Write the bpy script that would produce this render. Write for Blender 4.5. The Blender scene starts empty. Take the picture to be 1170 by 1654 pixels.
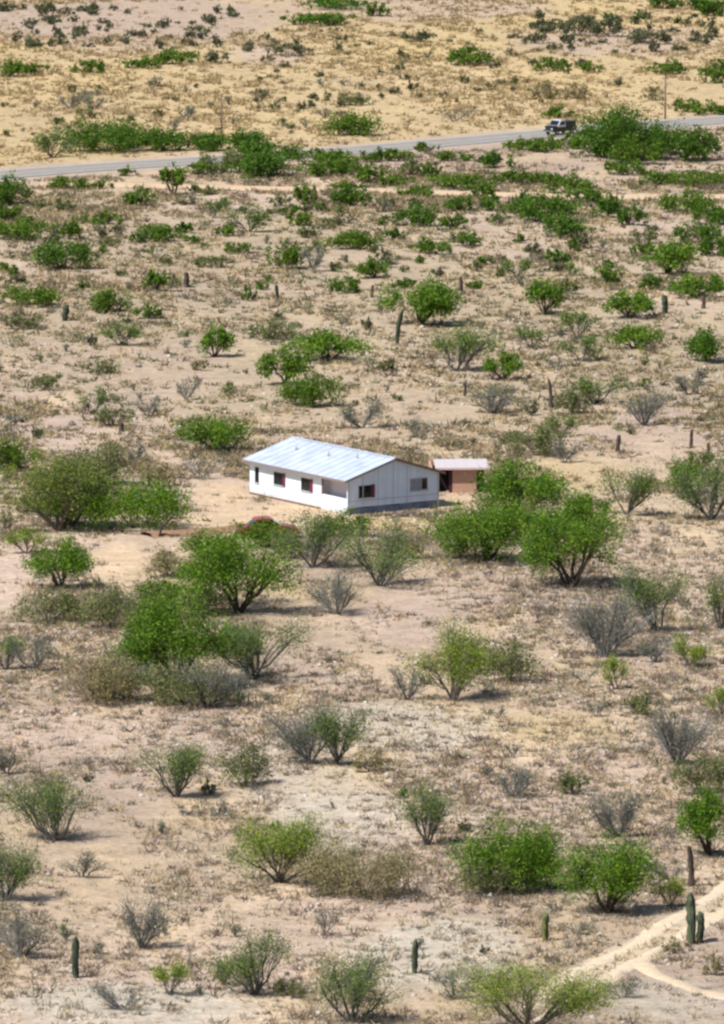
import bpy, bmesh, math, random
import numpy as np
from mathutils import Vector, Matrix

S = bpy.context.scene
COL = S.collection
R_ = math.radians
# ------------------------------------------------------------------ camera, sky, sun, exposure
FPX, TH, HC = 13300.0, R_(8.2), 86.2          # focal length in photo pixels, tilt below horizontal, height
cam_d = bpy.data.cameras.new('camera'); cam = bpy.data.objects.new('camera', cam_d); COL.objects.link(cam)
cam.location = (0, 0, HC); cam.rotation_euler = (R_(90) - TH, 0, 0)
cam_d.sensor_fit = 'HORIZONTAL'; cam_d.sensor_width = 36; cam_d.lens = FPX / 1170 * 36
cam_d.clip_start = 1; cam_d.clip_end = 30000
S.camera = cam
SUN_AZ, SUN_EL = R_(-125), R_(56)             # azimuth from +Y, clockwise
world = bpy.data.worlds.new('World'); S.world = world; world.use_nodes = True
wn = world.node_tree; bg = wn.nodes['Background']
sky = wn.nodes.new('ShaderNodeTexSky'); sky.sky_type = 'NISHITA'; sky.sun_disc = False
sky.sun_elevation = SUN_EL; sky.sun_rotation = SUN_AZ
wn.links.new(sky.outputs[0], bg.inputs[0]); bg.inputs[1].default_value = 0.078
sun_d = bpy.data.lights.new('sun', 'SUN'); sun_d.energy = 4.9; sun_d.angle = R_(0.5); sun_d.color = (1, .955, .89)
sun = bpy.data.objects.new('sun', sun_d); COL.objects.link(sun)
to_sun = Vector((math.sin(SUN_AZ) * math.cos(SUN_EL), math.cos(SUN_AZ) * math.cos(SUN_EL), math.sin(SUN_EL)))
sun.rotation_euler = to_sun.to_track_quat('Z', 'Y').to_euler(); sun.location = (-40, 500, 120)
S.view_settings.view_transform = 'Standard'; S.view_settings.look = 'None'
S.view_settings.gamma = 1; S.view_settings.use_curve_mapping = False
S.view_settings.exposure = 0.36
S.render.engine = 'CYCLES'
S.cycles.pixel_filter_type = 'BLACKMAN_HARRIS'; S.cycles.filter_width = 2.6
S.cycles.max_bounces = 5; S.cycles.diffuse_bounces = 3; S.cycles.transmission_bounces = 3

rng = np.random.default_rng(7)
# ------------------------------------------------------------------ terrain and pixel -> ground
ct, st = math.cos(TH), math.sin(TH)
def ray(px, py):
    a = (px - 585) / FPX; b = -(py - 827) / FPX
    return np.array([a, ct + b * st, -st + b * ct])
def flat(px, py):
    d = ray(px, py); t = -HC / d[2]; return d[:2] * t
ROAD_PX = [(-420, 322), (-150, 300), (0, 282), (150, 271), (300, 262), (450, 254), (560, 246), (700, 234), (850, 219), (1000, 207), (1100, 199), (1170, 195), (1350, 182), (1650, 165)]
FRONT_PX = [(60, 297), (190, 298), (300, 301), (430, 305), (545, 306), (640, 308), (730, 312), (840, 315), (930, 317), (1010, 319), (1075, 319), (1190, 318), (1400, 316)]
def poly(pts): return np.array([flat(*p) for p in pts])
ROAD, FRONT = poly(ROAD_PX), poly(FRONT_PX)
def dpoly(x, y, P):
    x = np.asarray(x, float); y = np.asarray(y, float); best = np.full(np.broadcast(x, y).shape, 1e9)
    for (ax, ay), (bx, by) in zip(P[:-1], P[1:]):
        dx, dy = bx - ax, by - ay
        t = np.clip(((x - ax) * dx + (y - ay) * dy) / (dx * dx + dy * dy), 0, 1)
        best = np.minimum(best, np.hypot(x - ax - t * dx, y - ay - t * dy))
    return best
HOUSE_O = flat(562, 832)
def sstep(a, b, v):
    t = np.clip((v - a) / (b - a), 0, 1); return t * t * (3 - 2 * t)
def hgt(x, y):
    x = np.asarray(x, float); y = np.asarray(y, float)
    z = (.32 * np.sin(x / 17 + 1.3) * np.sin(y / 41 + .5) + .13 * np.sin(x / 6.1 + y / 13.0) * np.sin(y / 5.3 + 1.1 + .5 * np.sin(x / 9))
         + .07 * np.sin(x / 3.1 + .7) * np.sin(y / 2.7 + x / 7))
    w = sstep(13, 26, np.hypot(x - HOUSE_O[0] - 2, y - HOUSE_O[1] - 6))
    w = w * sstep(6.5, 13, dpoly(x, y, ROAD)) * sstep(3, 9, dpoly(x, y, FRONT))
    w = w * (1 - sstep(150, 400, np.abs(x))) * (1 - sstep(1300, 1700, y)) * sstep(250, 330, y)
    return z * w
def at(px, py):
    d = ray(px, py); z = 0.0
    for _ in range(6):
        t = (z - HC) / d[2]; z = float(hgt(d[0] * t, d[1] * t))
    return np.array([d[0] * t, d[1] * t, z])
def ppm(y): return FPX / math.hypot(y, HC)     # photo pixels per metre at that distance

# ------------------------------------------------------------------ materials
def nt(name):
    m = bpy.data.materials.new(name); m.use_nodes = True; n = m.node_tree
    for x in list(n.nodes): n.nodes.remove(x)
    return m, n, n.nodes.new('ShaderNodeOutputMaterial')
def N(n, t, **k):
    o = n.nodes.new(t)
    for a, v in k.items(): setattr(o, a, v)
    return o
def noise(n, scale, detail=4, rough=.6, vec=None):
    o = N(n, 'ShaderNodeTexNoise'); o.inputs['Scale'].default_value = scale; o.inputs['Detail'].default_value = detail; o.inputs['Roughness'].default_value = rough
    if vec is not None: n.links.new(vec, o.inputs['Vector'])
    return o
def ramp(n, fac, lo, hi, a, b):
    o = N(n, 'ShaderNodeMapRange'); o.inputs[1].default_value = lo; o.inputs[2].default_value = hi; o.inputs[3].default_value = a; o.inputs[4].default_value = b
    n.links.new(fac, o.inputs[0]); return o
def scale_col(n, col, fac):
    o = N(n, 'ShaderNodeVectorMath', operation='SCALE'); n.links.new(col, o.inputs[0]); n.links.new(fac, o.inputs['Scale']); return o.outputs[0]
def mat_attr(name, attr='tint', trans=0.0, rough=.8, var=.15, ns=9.0):
    """colour from a per-face attribute, slightly varied by noise; optional light through thin leaves"""
    m, n, out = nt(name)
    a = N(n, 'ShaderNodeAttribute', attribute_name=attr)
    tc = N(n, 'ShaderNodeTexCoord')
    nz = noise(n, ns, 2, .6, tc.outputs['Object'])
    c = scale_col(n, a.outputs['Color'], ramp(n, nz.outputs[0], .3, .7, 1 - var, 1 + var).outputs[0])
    d = N(n, 'ShaderNodeBsdfPrincipled'); d.inputs['Roughness'].default_value = rough; d.inputs['Specular IOR Level'].default_value = .25
    n.links.new(c, d.inputs['Base Color'])
    if trans:
        t = N(n, 'ShaderNodeBsdfTranslucent'); n.links.new(c, t.inputs[0])
        mx = N(n, 'ShaderNodeMixShader'); mx.inputs[0].default_value = trans
        n.links.new(d.outputs[0], mx.inputs[1]); n.links.new(t.outputs[0], mx.inputs[2]); n.links.new(mx.outputs[0], out.inputs[0])
    else: n.links.new(d.outputs[0], out.inputs[0])
    return m
def mat_plain(name, col, rough=.6, metal=0, var=.12, ns=3.0, spec=.4, stretch=None):
    m, n, out = nt(name)
    tc = N(n, 'ShaderNodeTexCoord'); v = tc.outputs['Object']
    if stretch:
        mp = N(n, 'ShaderNodeMapping'); mp.inputs['Scale'].default_value = stretch; n.links.new(v, mp.inputs[0]); v = mp.outputs[0]
    nz = noise(n, ns, 5, .65, v)
    rgb = N(n, 'ShaderNodeRGB'); rgb.outputs[0].default_value = (*col, 1)
    c = scale_col(n, rgb.outputs[0], ramp(n, nz.outputs[0], .3, .7, 1 - var, 1 + var).outputs[0])
    d = N(n, 'ShaderNodeBsdfPrincipled'); d.inputs['Roughness'].default_value = rough; d.inputs['Metallic'].default_value = metal; d.inputs['Specular IOR Level'].default_value = spec
    n.links.new(c, d.inputs['Base Color']); n.links.new(d.outputs[0], out.inputs[0])
    return m
def mat_siding(name, col, dust=(.42, .33, .24)):
    """painted boards: fading, run-off streaks, dust splashed on the lowest part"""
    m, n, out = nt(name); tc = N(n, 'ShaderNodeTexCoord'); v = tc.outputs['Object']
    mp = N(n, 'ShaderNodeMapping'); mp.inputs['Scale'].default_value = (3.2, 3.2, .22); n.links.new(v, mp.inputs[0])
    a = noise(n, 1.0, 6, .7, mp.outputs[0]); b = noise(n, .7, 4, .6, v)
    mu = N(n, 'ShaderNodeMath', operation='MULTIPLY'); n.links.new(ramp(n, a.outputs[0], .3, .7, .86, 1.06).outputs[0], mu.inputs[0]); n.links.new(ramp(n, b.outputs[0], .3, .7, .92, 1.05).outputs[0], mu.inputs[1])
    rgb = N(n, 'ShaderNodeRGB'); rgb.outputs[0].default_value = (*col, 1); c = scale_col(n, rgb.outputs[0], mu.outputs[0])
    sx = N(n, 'ShaderNodeSeparateXYZ'); n.links.new(v, sx.inputs[0]); z = N(n, 'ShaderNodeMath', operation='SUBTRACT'); n.links.new(sx.outputs[2], z.inputs[0])
    w = N(n, 'ShaderNodeMath', operation='MULTIPLY'); n.links.new(a.outputs[0], w.inputs[0]); w.inputs[1].default_value = .55; n.links.new(w.outputs[0], z.inputs[1])
    mx = N(n, 'ShaderNodeMix', data_type='RGBA'); n.links.new(ramp(n, z.outputs[0], -.2, .25, .45, 0).outputs[0], mx.inputs[0]); n.links.new(c, mx.inputs[6]); mx.inputs[7].default_value = (*dust, 1)
    d = N(n, 'ShaderNodeBsdfPrincipled'); d.inputs['Roughness'].default_value = .6; d.inputs['Specular IOR Level'].default_value = .35
    n.links.new(mx.outputs[2], d.inputs['Base Color']); n.links.new(d.outputs[0], out.inputs[0]); return m
def mat_ground():
    m, n, out = nt('desert_soil')
    a = N(n, 'ShaderNodeAttribute', attribute_name='soil'); g = N(n, 'ShaderNodeNewGeometry'); v = g.outputs['Position']
    n1 = noise(n, .55, 5, .7, v); n2 = noise(n, 2.3, 4, .7, v); n3 = noise(n, 9, 3, .7, v)
    f1 = ramp(n, n1.outputs[0], .3, .7, .76, 1.20); f2 = ramp(n, n2.outputs[0], .3, .7, .74, 1.22); f3 = ramp(n, n3.outputs[0], .3, .7, .80, 1.16)
    mu = N(n, 'ShaderNodeMath', operation='MULTIPLY'); n.links.new(f1.outputs[0], mu.inputs[0]); n.links.new(f2.outputs[0], mu.inputs[1])
    mu2 = N(n, 'ShaderNodeMath', operation='MULTIPLY'); n.links.new(mu.outputs[0], mu2.inputs[0]); n.links.new(f3.outputs[0], mu2.inputs[1])
    c = scale_col(n, a.outputs['Color'], mu2.outputs[0])
    # dead plant litter in patches
    n4 = noise(n, 1.1, 6, .75, v); lit = ramp(n, n4.outputs[0], .53, .65, 0, .6)
    mx = N(n, 'ShaderNodeMix', data_type='RGBA'); n.links.new(lit.outputs[0], mx.inputs[0]); n.links.new(c, mx.inputs[6]); mx.inputs[7].default_value = (.23, .165, .115, 1)
    d = N(n, 'ShaderNodeBsdfPrincipled'); d.inputs['Roughness'].default_value = .95; d.inputs['Specular IOR Level'].default_value = .1
    n.links.new(mx.outputs[2], d.inputs['Base Color'])
    b = N(n, 'ShaderNodeBump'); b.inputs['Strength'].default_value = .8; b.inputs['Distance'].default_value = .12
    n.links.new(n2.outputs[0], b.inputs['Height']); n.links.new(b.outputs[0], d.inputs['Normal'])
    n.links.new(d.outputs[0], out.inputs[0]); return m
M = dict(
    soil=mat_ground(),
    leaf=mat_attr('leaf', trans=.33, rough=.7), wood=mat_attr('bark', var=.25, ns=14), straw=mat_attr('straw', trans=.3, var=.1), stone=mat_attr('stone', var=.2, ns=20),
    asphalt=mat_plain('worn_asphalt', (.25, .24, .235), .95, spec=.06, var=.12, ns=.6, stretch=(1, 1, 1)), shoulder=mat_plain('gravel_shoulder', (.36, .29, .23), .95, var=.2, ns=2),
    paint=mat_plain('road_paint', (.75, .74, .68), .7), yellow=mat_plain('yellow_paint', (.6, .42, .08), .7),
    dirt=mat_plain('pale_dirt', (.52, .385, .26), .95, var=.14, ns=1.2, spec=.1), dirt2=mat_plain('rut_dirt', (.55, .45, .33), .95, var=.16, ns=2.2, spec=.1),
    path=mat_plain('path_dirt', (.53, .42, .30), .95, var=.2, ns=2, spec=.1), verge=mat_plain('grassy_middle', (.46, .37, .265), .95, var=.28, ns=2.5, spec=.1), bank=mat_plain('red_brown_earth', (.27, .17, .105), .95, var=.3, ns=3, spec=.1),
    wall=mat_siding('white_painted_siding', (.74, .82, .89)), gable=mat_siding('shade_tinted_weathered_siding', (.67, .76, .90)),  # gable: same white siding, its blue-grey shade put into the base colour
    porchwall=mat_plain('shade_tinted_porch_wall', (.64, .58, .61), .7, var=.06), roof=mat_plain('pale_blue_metal_roof', (.42, .475, .60), .6, var=.17, ns=.7, spec=.5),  # porch wall: lilac grey of the shaded recess is mixed into its colour
    trim=mat_plain('grey_brown_trim', (.23, .19, .19), .6), rake=mat_plain('brown_rake_board', (.20, .13, .09), .7), battens=mat_plain('grey_batten', (.50, .52, .56), .6),
    maroon=mat_plain('maroon_shutter', (.16, .012, .05), .5), darkframe=mat_plain('dark_frame', (.03, .05, .05), .5), paleframe=mat_plain('pale_frame', (.42, .43, .46), .5),
    glass=mat_plain('dark_glass', (.012, .014, .018), .08, spec=.5, var=.02), blind=mat_plain('grey_blind', (.27, .27, .31), .6, var=.15, ns=6),
    skirt=mat_plain('blue_grey_skirting', (.17, .21, .28), .7, var=.25), board=mat_plain('brown_board', (.17, .10, .07), .8, var=.3),
    shedwall=mat_plain('peach_block', (.46, .28, .20), .85, var=.1), shedroof=mat_plain('white_sheet_roof', (.52, .475, .48), .5, var=.06), fascia=mat_plain('pink_fascia', (.62, .45, .45), .7), dark=mat_plain('dark_interior', (.018, .01, .012), .9), maroond=mat_plain('maroon_door', (.06, .015, .022), .7),
    red=mat_plain('red_car_paint', (.30, .04, .045), .25, var=.06), tyre=mat_plain('tyre_rubber', (.02, .02, .02), .85), rim=mat_plain('steel_rim', (.35, .35, .36), .35, metal=.8), lamp=mat_plain('lamp_lens', (.75, .75, .7), .15), tail=mat_plain('tail_lens', (.35, .02, .02), .2), bump=mat_plain('bumper_plastic', (.05, .05, .05), .6),
    pale=mat_plain('pale_cab_paint', (.55, .58, .60), .3, var=.05), black=mat_plain('black_paint', (.018, .02, .026), .35, var=.1),
    pole=mat_plain('weathered_pole', (.17, .11, .09), .85, var=.25), log=mat_plain('charred_wood', (.045, .03, .025), .9, var=.3),
    cactus=mat_attr('cactus_skin', var=.2, ns=7),
)

# ------------------------------------------------------------------ mesh helpers (every face a quad)
class Geo:
    def __init__(s): s.V, s.F, s.C, s.n = [], [], [], 0
    def add(s, V, F, C):
        V = np.asarray(V, float).reshape(-1, 3); F = np.asarray(F, int).reshape(-1, 4); C = np.asarray(C, float)
        if C.ndim == 1: C = np.tile(C, (len(F), 1))
        s.V.append(V); s.F.append(F + s.n); s.C.append(C); s.n += len(V)
    def mesh(s, name, mat, smooth=False):
        me = bpy.data.meshes.new(name)
        V = np.concatenate(s.V); F = np.concatenate(s.F); C = np.concatenate(s.C)
        me.vertices.add(len(V)); me.vertices.foreach_set('co', V.astype(np.float32).ravel())
        me.loops.add(F.size); me.loops.foreach_set('vertex_index', F.astype(np.int32).ravel())
        me.polygons.add(len(F)); me.polygons.foreach_set('loop_start', np.arange(0, F.size, 4, dtype=np.int32))
        me.update(calc_edges=True)
        at_ = me.attributes.new('tint', 'FLOAT_COLOR', 'FACE')
        at_.data.foreach_set('color', np.concatenate([C, np.ones((len(C), 1))], 1).astype(np.float32).ravel())
        if smooth: me.polygons.foreach_set('use_smooth', np.ones(len(F), bool))
        me.materials.append(mat); return me
def link(name, me, parent=None):
    o = bpy.data.objects.new(name, me); COL.objects.link(o)
    if parent is not None: o.parent = parent
    return o
def tag(o, label, cat, group=None):
    o['label'] = label; o['category'] = cat
    if group: o['group'] = group
    return o
def struct(o, kind='structure'): o['kind'] = kind; return o
def empty(name, loc, rz=0):
    o = bpy.data.objects.new(name, None); COL.objects.link(o); o.location = loc; o.rotation_euler = (0, 0, rz); return o
def unit(v): return v / np.maximum(np.linalg.norm(v, axis=-1, keepdims=True), 1e-9)
def basis(d):
    ref = np.where(np.abs(d[:, 2:3]) < .9, np.array([[0, 0, 1.]]), np.array([[1., 0, 0]]))
    u = unit(np.cross(d, ref)); return u, np.cross(d, u)
def tubes(g, p0, p1, r0, r1, n, col):
    p0 = np.atleast_2d(p0); p1 = np.atleast_2d(p1); k = len(p0)
    r0 = np.broadcast_to(r0, (k,)); r1 = np.broadcast_to(r1, (k,))
    u, v = basis(unit(p1 - p0)); a = np.arange(n) * 2 * np.pi / n
    ring = u[:, None] * np.cos(a)[None, :, None] + v[:, None] * np.sin(a)[None, :, None]
    V = np.stack([p0[:, None] + ring * r0[:, None, None], p1[:, None] + ring * r1[:, None, None]], 1)
    i = np.arange(n); j = (i + 1) % n
    F = np.stack([i, j, j + n, i + n], 1)[None] + (np.arange(k) * 2 * n)[:, None, None]
    C = np.asarray(col, float)
    if C.ndim == 2: C = np.repeat(C, n, 0)
    g.add(V, F, C)
def leaves(g, c, L, W, col, rg, up=.35):
    k = len(c); nrm = unit(rg.normal(size=(k, 3)) + np.array([0, 0, up])); u, v = basis(nrm)
    a = rg.uniform(0, 2 * np.pi, k)[:, None]; d = u * np.cos(a) + v * np.sin(a); e = np.cross(nrm, d)
    L = np.broadcast_to(L, (k,))[:, None] / 2; W = np.broadcast_to(W, (k,))[:, None] / 2
    V = np.stack([c - d * L, c + e * W + d * L * .15, c + d * L, c - e * W + d * L * .15], 1)
    g.add(V, np.arange(k * 4).reshape(k, 4), col)
def blades(g, base, d, L, W, col, rg):
    """narrow tapering grass blades"""
    k = len(base); L = np.broadcast_to(L, (k,))[:, None]; W = np.broadcast_to(W, (k,))[:, None]
    s = unit(np.cross(d, rg.normal(size=(k, 3))))
    V = np.stack([base - s * W / 2, base + s * W / 2, base + d * L + s * W * .12, base + d * L - s * W * .12], 1)
    g.add(V, np.arange(k * 4).reshape(k, 4), col)

# ------------------------------------------------------------------ the ground: one sheet, fine where the camera looks
TAN, PINK, STRAW, GREY, ORANGE, BROWN = map(np.array, ((.405, .315, .228), (.43, .333, .27), (.505, .385, .19), (.44, .395, .325), (.53, .40, .27), (.29, .23, .165)))
PATCH = [
    (585, 560, 800, 130, np.array((.365, .30, .205)), .55), (585, 400, 800, 70, np.array((.37, .305, .21)), .5),  # photo x, y, half width, half height, soil, strength
    (470, 835, 130, 26, ORANGE * 1.02, 1), (360, 800, 60, 30, ORANGE, .95), (330, 845, 80, 18, ORANGE, .9), (620, 848, 110, 14, STRAW * 1.05, .8), (740, 812, 40, 18, ORANGE, .9),
    (190, 910, 60, 30, ORANGE * 1.05, .95), (15, 930, 40, 50, PINK * 1.12, .9), (40, 990, 50, 20, TAN * 1.1, .6), (700, 960, 130, 40, PINK * 1.08, .6), (620, 1010, 110, 30, PINK * 1.06, .6), (1060, 900, 110, 60, TAN * 1.08, .5),
    (120, 1180, 180, 40, PINK * 1.1, .75), (640, 1180, 170, 40, GREY * 1.08, .7), (480, 1250, 130, 60, GREY * 1.05, .5), (560, 1320, 130, 50, GREY * 1.1, .6), (900, 1180, 120, 30, STRAW * .95, .5), (400, 1490, 160, 40, TAN * 1.08, .5),
    (200, 1620, 260, 40, GREY * 1.05, .8), (700, 1530, 170, 60, GREY * 1.08, .8), (1080, 1610, 110, 45, GREY * .9, .7), (1120, 1500, 60, 30, PINK, .5), (640, 900, 60, 18, STRAW, .5), (520, 960, 90, 20, STRAW * .95, .4),
    (130, 1430, 130, 60, TAN * 1.08, .5), (180, 600, 220, 60, PINK * .97, .5), (150, 690, 140, 30, PINK, .5), (650, 660, 110, 50, TAN * .98, .6), (800, 380, 120, 40, PINK, .5), (1050, 365, 60, 14, PINK * 1.05, .8),
    (200, 30, 330, 50, PINK * .9, .9), (700, 15, 260, 18, PINK * .98, .7), (1010, 60, 170, 35, PINK * .97, .8), (430, 85, 70, 18, PINK * 1.04, .7), (1110, 272, 60, 7, PINK * 1.1, .8), (870, 260, 60, 8, TAN * 1.1, .6), (1000, 38, 170, 9, STRAW, .8),
    (500, 700, 120, 40, TAN, .5), (930, 765, 120, 35, STRAW * .93, .5), (1060, 730, 110, 40, TAN * 1.05, .5),
]
def soil(x, y):
    rg = np.random.default_rng(3)
    def vn(sx, sy, ph):     # smooth value noise from a few sines
        t = 0
        for i in range(5):
            a, b, c = rg.uniform(.5, 1.6, 2).tolist() + [rg.uniform(0, 6)]
            t = t + np.sin(x / sx * a + y / sy * b * rg.choice([-1, 1]) + c + ph)
        return t / 5
    n1 = vn(5, 16, 0); n2 = vn(2.2, 7, 1)
    c = TAN[None] + (PINK - TAN)[None] * np.clip(.5 + n1[:, None], 0, 1) + (STRAW - TAN)[None] * np.clip(n2[:, None], 0, 1) * .5
    n3 = vn(9, 34, 2); c = c * (1 + .22 * n3 + .12 * n2)[:, None]
    far = sstep(0, 16, sign_beyond(x, y)) * (.65 + .35 * n1)
    c = c + (STRAW - c) * np.clip(far, 0, 1)[:, None]
    for px, py, rx, ry, col, k in PATCH:
        q = flat(px, py); s = ppm(q[1]); a = rx / s; b = ry / s / (HC / math.hypot(q[1], HC))
        d = np.hypot((x - q[0]) / a, (y - q[1]) / b) + .18 * n2 + .12 * n1
        c = c + (col - c) * ((1 - sstep(.6, 1.15, d)) * k)[:, None]
    return c
def sign_beyond(x, y):
    yr = np.interp(x, ROAD[:, 0], ROAD[:, 1]); return y - yr
def build_ground():
    xi = np.concatenate([-np.geomspace(9000, 78, 26), np.arange(-74, 75, 1.0), np.geomspace(78, 9000, 26)])
    yi = np.concatenate([-np.geomspace(3000, 10, 10), np.linspace(10, 380, 40)[1:], np.arange(381, 1150, 1.0), np.geomspace(1152, 14000, 40)])
    X, Y = np.meshgrid(xi, yi); Z = hgt(X, Y); nx, ny = len(xi), len(yi)
    V = np.stack([X, Y, Z], -1).reshape(-1, 3)
    i = np.arange(nx - 1)[None] + (np.arange(ny - 1) * nx)[:, None]
    F = np.stack([i, i + 1, i + 1 + nx, i + nx], -1).reshape(-1, 4)
    g = Geo(); g.add(V, F, np.ones(3)); me = g.mesh('ground', M['soil'], True)
    c = soil(V[:, 0], V[:, 1]); a = me.attributes.new('soil', 'FLOAT_COLOR', 'POINT')
    a.data.foreach_set('color', np.concatenate([c, np.ones((len(c), 1))], 1).astype(np.float32).ravel())
    struct(link('ground', me))
build_ground()

# ------------------------------------------------------------------ roads
def resample(P, step):
    d = np.r_[0, np.cumsum(np.hypot(*np.diff(P, axis=0).T))]; n = max(2, int(d[-1] / step)); t = np.linspace(0, d[-1], n)
    Q = np.stack([np.interp(t, d, P[:, 0]), np.interp(t, d, P[:, 1])], 1)
    k = np.ones(7) / 7
    for _ in range(3):
        pad = np.pad(Q, ((3, 3), (0, 0)), 'edge'); Q[1:-1] = np.stack([np.convolve(pad[:, j], k, 'valid') for j in (0, 1)], 1)[1:-1]
    return Q
def strip(name, Q, offs, zs, mat, wob=0, parent=None, seed=1):
    """a draped band along Q; offs = crosswise offsets, zs = heights over the ground at them"""
    rg = np.random.default_rng(seed); t = unit(np.gradient(Q, axis=0)); nrm = np.stack([-t[:, 1], t[:, 0]], 1); k = len(Q)
    V = []
    for o, z in zip(offs, zs):
        w = np.convolve(rg.normal(size=k + 8), np.ones(9) / 3, 'valid') * wob if wob else np.zeros(k)
        p = Q + nrm * (o + (w if abs(o) == max(map(abs, offs)) or wob else w))[:, None]
        V.append(np.c_[p, hgt(p[:, 0], p[:, 1]) + z])
    m = len(offs); V = np.stack(V, 1)
    i = np.arange(m - 1)[None] + (np.arange(k - 1) * m)[:, None]
    F = np.stack([i, i + m, i + m + 1, i + 1], -1).reshape(-1, 4)
    g = Geo(); g.add(V, F, np.ones(3)); return struct(link(name, g.mesh(name, mat, True), parent))
Q = resample(ROAD, 3)
strip('road_shoulder', Q, (-5.0, -4.1, 4.1, 5.0), (-.05, .10, .10, -.05), M['shoulder'], wob=.12)
strip('road', Q, (-3.3, 3.3), (.16, .16), M['asphalt'])
for o in (-3.0, 3.0): strip('road_marking', Q, (o - .07, o + .07), (.166, .166), M['paint'])
strip('road_marking', Q, (-.09, .09), (.166, .166), M['yellow'])
strip('dirt_road', resample(FRONT, 2), (-2.2, -1.7, 1.7, 2.2), (-.04, .05, .05, -.04), M['dirt'], wob=.22, seed=5)
T1 = poly([(840, 1618), (885, 1590), (935, 1560), (1020, 1518), (1096, 1476), (1135, 1452), (1170, 1428), (1230, 1392)])
T2 = poly([(870, 1640), (905, 1615), (953, 1584), (1029, 1544), (1096, 1508), (1149, 1478), (1190, 1455), (1240, 1425)])
TB = poly([(1030, 1545), (1042, 1556), (1062, 1571), (1096, 1582), (1131, 1594), (1170, 1606), (1230, 1622)])
trk = strip('dirt_track', resample((resample(T1, 1.5)[np.linspace(0, 40, 30).astype(int) % len(resample(T1, 1.5))] if False else np.array([(a + b) / 2 for a, b in zip(T1, T2)])), 1.5), (-2.3, -1.2, 1.2, 2.3), (-.03, .012, .012, -.03), M['verge'], wob=.3, seed=8)
strip('wheel_rut', resample(T1, .5), (-.46, -.26, .26, .46), (.0, .034, .034, .0), M['dirt2'], wob=.09, parent=trk, seed=9)
strip('wheel_rut', resample(T2, .5), (-.46, -.26, .26, .46), (.0, .034, .034, .0), M['dirt2'], wob=.09, parent=trk, seed=10)
strip('dirt_path', resample(TB, .5), (-.55, -.3, .3, .55), (-.02, .036, .036, -.02), M['path'], wob=.18, seed=11)
strip('earth_bank', resample(poly([(238, 872), (300, 868), (345, 862), (380, 857), (402, 853)]), .8), (-1.1, -.3, .3, 1.1), (-.05, .30, .30, -.05), M['bank'], wob=.25, seed=12)

# ------------------------------------------------------------------ box building for house and vehicles
def boxes(name, bx, mat, parent, bevel=0.0):
    bm = bmesh.new()
    for b in bx:
        x0, x1, y0, y1, z0, z1 = b
        vs = [bm.verts.new(p) for p in ((x0, y0, z0), (x1, y0, z0), (x1, y1, z0), (x0, y1, z0), (x0, y0, z1), (x1, y0, z1), (x1, y1, z1), (x0, y1, z1))]
        for f in ((3, 2, 1, 0), (4, 5, 6, 7), (0, 1, 5, 4), (1, 2, 6, 5), (2, 3, 7, 6), (3, 0, 4, 7)): bm.faces.new([vs[i] for i in f])
    if bevel: bmesh.ops.bevel(bm, geom=bm.edges[:], offset=bevel, segments=2, affect='EDGES')
    me = bpy.data.meshes.new(name); bm.to_mesh(me); bm.free(); me.materials.append(mat); return link(name, me, parent)
def prism(name, prof, axis, a0, a1, mat, parent, bevel=0.0):
    """profile of (p, z) extruded along x (axis 0: p is y) or y (axis 1: p is x)"""
    bm = bmesh.new()
    def P3(p, z, a): return (a, p, z) if axis == 0 else (p, a, z)
    A = [bm.verts.new(P3(p, z, a0)) for p, z in prof]; B = [bm.verts.new(P3(p, z, a1)) for p, z in prof]
    bm.faces.new(A); bm.faces.new(B[::-1]); n = len(prof)
    for i in range(n): bm.faces.new((A[i], B[i], B[(i + 1) % n], A[(i + 1) % n]))
    bmesh.ops.recalc_face_normals(bm, faces=bm.faces[:])
    if bevel: bmesh.ops.bevel(bm, geom=bm.edges[:], offset=bevel, segments=2, affect='EDGES')
    me = bpy.data.meshes.new(name); bm.to_mesh(me); bm.free(); me.materials.append(mat); return link(name, me, parent)
def wall_cells(length, height, ops, z0=0.0):
    """rectangles of a wall left over round its openings (a0, a1, b0, b1)"""
    cuts = sorted({0.0, length, *[o[0] for o in ops], *[o[1] for o in ops]}); out = []
    for c0, c1 in zip(cuts[:-1], cuts[1:]):
        z = z0
        for o in sorted([o for o in ops if o[0] <= c0 and o[1] >= c1], key=lambda o: o[2]):
            if o[2] > z: out.append((c0, c1, z, o[2]))
            z = o[3]
        if z < height: out.append((c0, c1, z, height))
    return out
# ------------------------------------------------------------------ the house: local x along the gable, local y along the front, origin at the near corner
LX, LY, EAVE, RISE, TW = 8.0, 13.4, 2.62, 1.22, .14
house = tag(empty('house', (*HOUSE_O, 0), R_(33.2)), 'long single storey white house with pale blue metal roof and dark windows', 'house')
POR = 3.55                                      # porch length along the front
fw = [(5.0, 6.3, 1.12, 2.06), (8.75, 10.05, 1.12, 2.06), (12.1, 12.65, .95, 2.12)]
cells = [c for c in wall_cells(LY - TW, EAVE, fw) if True]
bx = []
for a0, a1, z0, z1 in wall_cells(LY - TW - POR, EAVE, [(o[0] - POR, o[1] - POR, o[2], o[3]) for o in fw]):
    bx.append((0, TW, a0 + POR, a1 + POR, z0, z1))
boxes('front_wall', bx, M['wall'], house)
boxes('porch_wall', [(.62, .62 + TW, TW, POR, 0, EAVE), (TW, .62, POR + .003, POR + TW, 0, EAVE)], M['porchwall'], house)
boxes('porch_parapet', [(0, .10, TW + .002, POR - .002, 0, 1.16)], M['wall'], house)
boxes('porch_post', [(-.03, .10, POR - .16, POR - .04, 1.16, EAVE - .02)], M['trim'], house)
gw = [(.95, 2.05, 1.17, 2.08), (5.45, 7.05, 1.35, 2.28)]
SK = .5
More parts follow.
